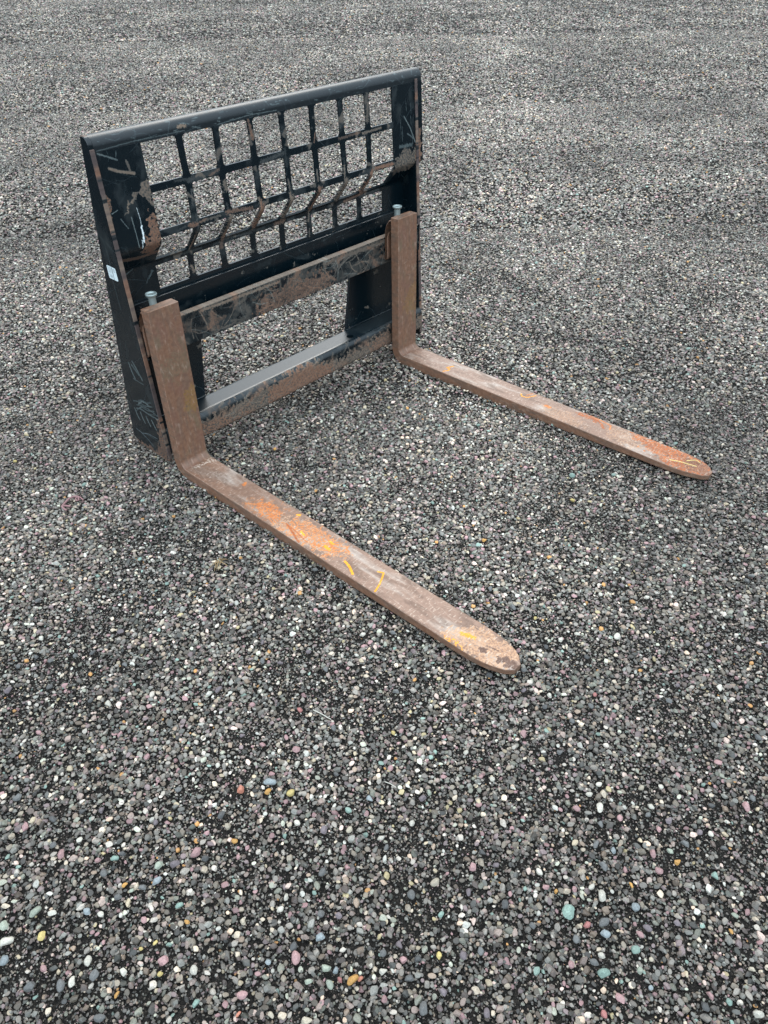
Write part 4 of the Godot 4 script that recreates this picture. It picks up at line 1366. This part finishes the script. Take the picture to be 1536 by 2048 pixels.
func build_gravel() -> void:
	var white := StandardMaterial3D.new()
	white.vertex_color_use_as_albedo = true
	white.albedo_texture = speckle()
	white.uv1_triplanar = true
	white.uv1_scale = Vector3(0.6, 0.6, 0.6)
	white.roughness = 0.58
	# kinds: name, mesh, [[f0, f1, per square metre, small, large, margin]], rise, shares the ground with larger stones
	var kinds := [
		["rounded_gravel", stone_mesh(2, 13, 0.52, false, 3), [[-0.5, 0.2, 2600.0, 0.0075, 0.0145, 1.1], [0.2, 2.4, 4600.0, 0.0065, 0.0145, 1.1], [2.4, 4.2, 4200.0, 0.008, 0.015, 1.15], [4.2, 7.5, 2500.0, 0.010, 0.018, 1.15], [7.5, 12.0, 1100.0, 0.013, 0.024, 1.12], [12.0, 21.0, 380.0, 0.018, 0.034, 1.1]], 0.0042, true],
		["crushed_gravel", stone_mesh(2, 11, 0.42, false, 8), [[-0.5, 0.2, 7000.0, 0.006, 0.0125, 1.1], [0.2, 2.4, 13500.0, 0.0042, 0.0115, 1.08], [2.4, 4.2, 8500.0, 0.0055, 0.013, 1.12], [4.2, 7.5, 3300.0, 0.010, 0.017, 1.15], [7.5, 12.0, 1300.0, 0.013, 0.024, 1.12], [12.0, 21.0, 420.0, 0.018, 0.034, 1.1]], 0.0035, false],
		["grit", stone_mesh(1, 9, 0.5, false, 21), [[0.2, 2.4, 32000.0, 0.0030, 0.0066, 1.04], [2.4, 4.2, 9000.0, 0.0045, 0.0075, 1.04]], 0.0022, false],
	]
	for kd in kinds:
		var tint_of_kind: float = {"grit": 0.78, "crushed_gravel": 1.08, "rounded_gravel": 1.2}[kd[0]]
		var buf := PackedFloat32Array()
		var count := 0
		for z in kd[2]:
			var mid: float = (z[0] + z[1]) * 0.5
			var half: float = 0.503 * (0.782 * mid + 0.866) * z[5] + 0.25
			var beside := 0.8 if z[1] < 8.0 and kd[0] != "grit" else 0.0     # thinner strips on both sides of the view
			var inner := int((z[1] - z[0]) * half * 2.0 * z[2])
			var n := inner + int((z[1] - z[0]) * beside * 2.0 * z[2] * 0.6)
			var at := buf.size()
			buf.resize(at + n * 16)
			for k in n:
				# nearer the far end the strip is wider: keep the density even
				var f := 0.0
				while true:
					f = rng.randf_range(z[0], z[1])
					if rng.randf() < (0.782 * f + 0.866) / (0.782 * z[1] + 0.866):
						break
				var hf: float = 0.503 * (0.782 * f + 0.866) * z[5] + 0.25
				var sd := rng.randf_range(-hf, hf)
				if k >= inner:
					sd = (hf + rng.randf() * beside) * (1.0 if rng.randf() < 0.5 else -1.0)
				var x := CAM.x - sin(HEADING) * f + cos(HEADING) * sd
				var y := CAM.z - cos(HEADING) * f - sin(HEADING) * sd
				var s := rng.randf()
				s = lerpf(z[3], z[4], s * s)
				var patchy := noise_c.get_noise_2d(x * 12.0, y * 12.0) + 0.6 * noise_c.get_noise_2d(x * 40.0, y * 40.0)
				if patchy < -0.34:
					s *= 0.78
				if is_taken(x, y, s):
					s *= 0.55
				if kd[4] and s > 0.008 and f < 2.6:
					taken[Vector2i(int(floor(x / 0.006)), int(floor(y / 0.006)))] = true
				var b := Basis(Vector3.UP, rng.randf() * TAU) * Basis(Vector3(rng.randf() - 0.5, 0, rng.randf() - 0.5).normalized(), rng.randf_range(-0.55, 0.55)) * Basis.from_scale(Vector3(s * rng.randf_range(1.0, 1.45), s * rng.randf_range(0.55, 0.85), s * rng.randf_range(0.75, 1.05)))
				if rng.randf() < 0.5:
					b = b * Basis(Vector3.RIGHT, PI)
				var o := at + k * 16
				var gy: float = ground_y(x, y) + kd[3] * rng.randf_range(0.2, 1.3) + s * 0.12
				var c := stone_colour() * tint_of_kind
				if kd[0] == "grit" and c.g > 0.2:
					c = c * 0.45
				# stones pushed up a little against the blades
				for fx in [0.056, 1.060]:
					var off := absf(x - fx) - 0.05
					if off > 0.0 and off < 0.03 and y > -0.05 and y < 1.2:
						gy += 0.008 * rng.randf() * (1.0 - off / 0.03)
				var rut := rut_at(x, y)
				s *= 1.0 - 0.15 * rut
				var tone := (1.0 - 0.38 * rut) * (1.0 + 0.3 * lane_at(x, y)) + 0.36 * noise_c.get_noise_2d(x * 3.0 + 50.0, y * 3.0)
				buf[o] = b.x.x
				buf[o + 1] = b.y.x
				buf[o + 2] = b.z.x
				buf[o + 3] = x
				buf[o + 4] = b.x.y
				buf[o + 5] = b.y.y
				buf[o + 6] = b.z.y
				buf[o + 7] = gy
				buf[o + 8] = b.x.z
				buf[o + 9] = b.y.z
				buf[o + 10] = b.z.z
				buf[o + 11] = y
				buf[o + 12] = c.r * tone
				buf[o + 13] = c.g * tone
				buf[o + 14] = c.b * tone
				buf[o + 15] = 1.0
			count += n
		var mesh: ArrayMesh = kd[1]
		mesh.surface_set_material(0, white)
		var mm := MultiMesh.new()
		mm.transform_format = MultiMesh.TRANSFORM_3D
		mm.use_colors = true
		mm.mesh = mesh
		mm.instance_count = count
		mm.buffer = buf
		var o := MultiMeshInstance3D.new()
		o.name = kd[0]
		o.multimesh = mm
		ground.add_child(o, true)
		o.set_meta("kind", "stuff")
		print(kd[0], " ", count, " ", mm.buffer.size())


# =====================================================================  straws and twigs

func build_litter() -> void:
	var straw := StandardMaterial3D.new()
	straw.albedo_color = Color(0.84, 0.74, 0.46)
	straw.roughness = 0.7
	var pale := StandardMaterial3D.new()
	pale.albedo_color = Color(0.68, 0.66, 0.61)
	pale.roughness = 0.8
	var dry := StandardMaterial3D.new()
	dry.albedo_color = Color(0.58, 0.48, 0.34)
	dry.roughness = 0.8
	var st := begin()
	tube(st, [Vector3(1.034, 0.0400, 1.098), Vector3(1.044, 0.0405, 1.125), Vector3(1.049, 0.0402, 1.150), Vector3(1.055, 0.0398, 1.176)], 0.0013, 0.0009)
	tag(put("straw", st.commit(), self, [straw]), "long straight yellow straw lying on the rusty tip of the right fork", "straw", "straws on the right fork")
	st = begin()
	tube(st, [Vector3(1.063, 0.0400, 1.140), Vector3(1.078, 0.0405, 1.153), Vector3(1.084, 0.0410, 1.162), Vector3(1.078, 0.0402, 1.178)], 0.0012, 0.0008)
	tag(put("straw_001", st.commit(), self, [straw]), "short bent yellow straw lying nearer the end of the right fork's tip", "straw", "straws on the right fork")
	st = begin()
	tube(st, [Vector3(-0.329, 0.012, 0.950), Vector3(-0.325, 0.0145, 0.974), Vector3(-0.320, 0.0115, 0.997)], 0.0013, 0.0010)
	tag(put("twig", st.commit(), self, [pale]), "thin straight white twig on the gravel in front of the left fork's tip", "twig")
	st = begin()
	tube(st, [Vector3(-0.352, 0.012, 1.186), Vector3(-0.349, 0.0145, 1.198), Vector3(-0.346, 0.012, 1.211)], 0.0010, 0.0008)
	tag(put("twig_001", st.commit(), self, [pale]), "very short pale twig on the gravel near the bottom centre", "twig")
	st = begin()
	tube(st, [Vector3(-0.339, 0.013, -0.033), Vector3(-0.322, 0.013, -0.036), Vector3(-0.310, 0.013, -0.032)], 0.0030, 0.0024)
	tag(put("twig_002", st.commit(), self, [pale]), "thick pale stick beside the pink cord on the gravel", "twig")
	var cord := StandardMaterial3D.new()
	cord.albedo_color = Color(0.50, 0.37, 0.37)
	cord.roughness = 0.9
	st = begin()
	tube(st, [Vector3(-0.312, 0.013, -0.118), Vector3(-0.321, 0.013, -0.133), Vector3(-0.330, 0.013, -0.138), Vector3(-0.315, 0.013, -0.147), Vector3(-0.296, 0.013, -0.157), Vector3(-0.283, 0.013, -0.157), Vector3(-0.273, 0.013, -0.147), Vector3(-0.270, 0.013, -0.135), Vector3(-0.271, 0.013, -0.117)], 0.0034, 0.0024)
	tube(st, [Vector3(-0.274, 0.013, -0.141), Vector3(-0.280, 0.013, -0.128), Vector3(-0.286, 0.013, -0.131), Vector3(-0.283, 0.013, -0.142), Vector3(-0.276, 0.013, -0.145)], 0.0026, 0.0022)
	tube(st, [Vector3(-0.330, 0.013, -0.138), Vector3(-0.332, 0.013, -0.121), Vector3(-0.329, 0.013, -0.110)], 0.0034, 0.0026)
	tag(put("cord", st.commit(), self, [cord]), "dusty pink curled piece of cord on the gravel left of the frame's foot", "cord")
	st = begin()
	for k in 7:
		var base := Vector3(-0.170 + rng.randf_range(-0.008, 0.008), 0.008, 0.412 + rng.randf_range(-0.006, 0.006))
		var a := rng.randf() * TAU
		var d := Vector3(cos(a), 0, sin(a))
		tube(st, [base - d * 0.016, base + Vector3(0, 0.009 + 0.002 * k, 0), base + d * 0.012 + Vector3(0, 0.008, 0), base + d * 0.024], 0.0011, 0.0006, 5)
	tag(put("dry_grass", st.commit(), self, [dry]), "small tangle of dry tan grass on the gravel left of the left fork", "dry grass")
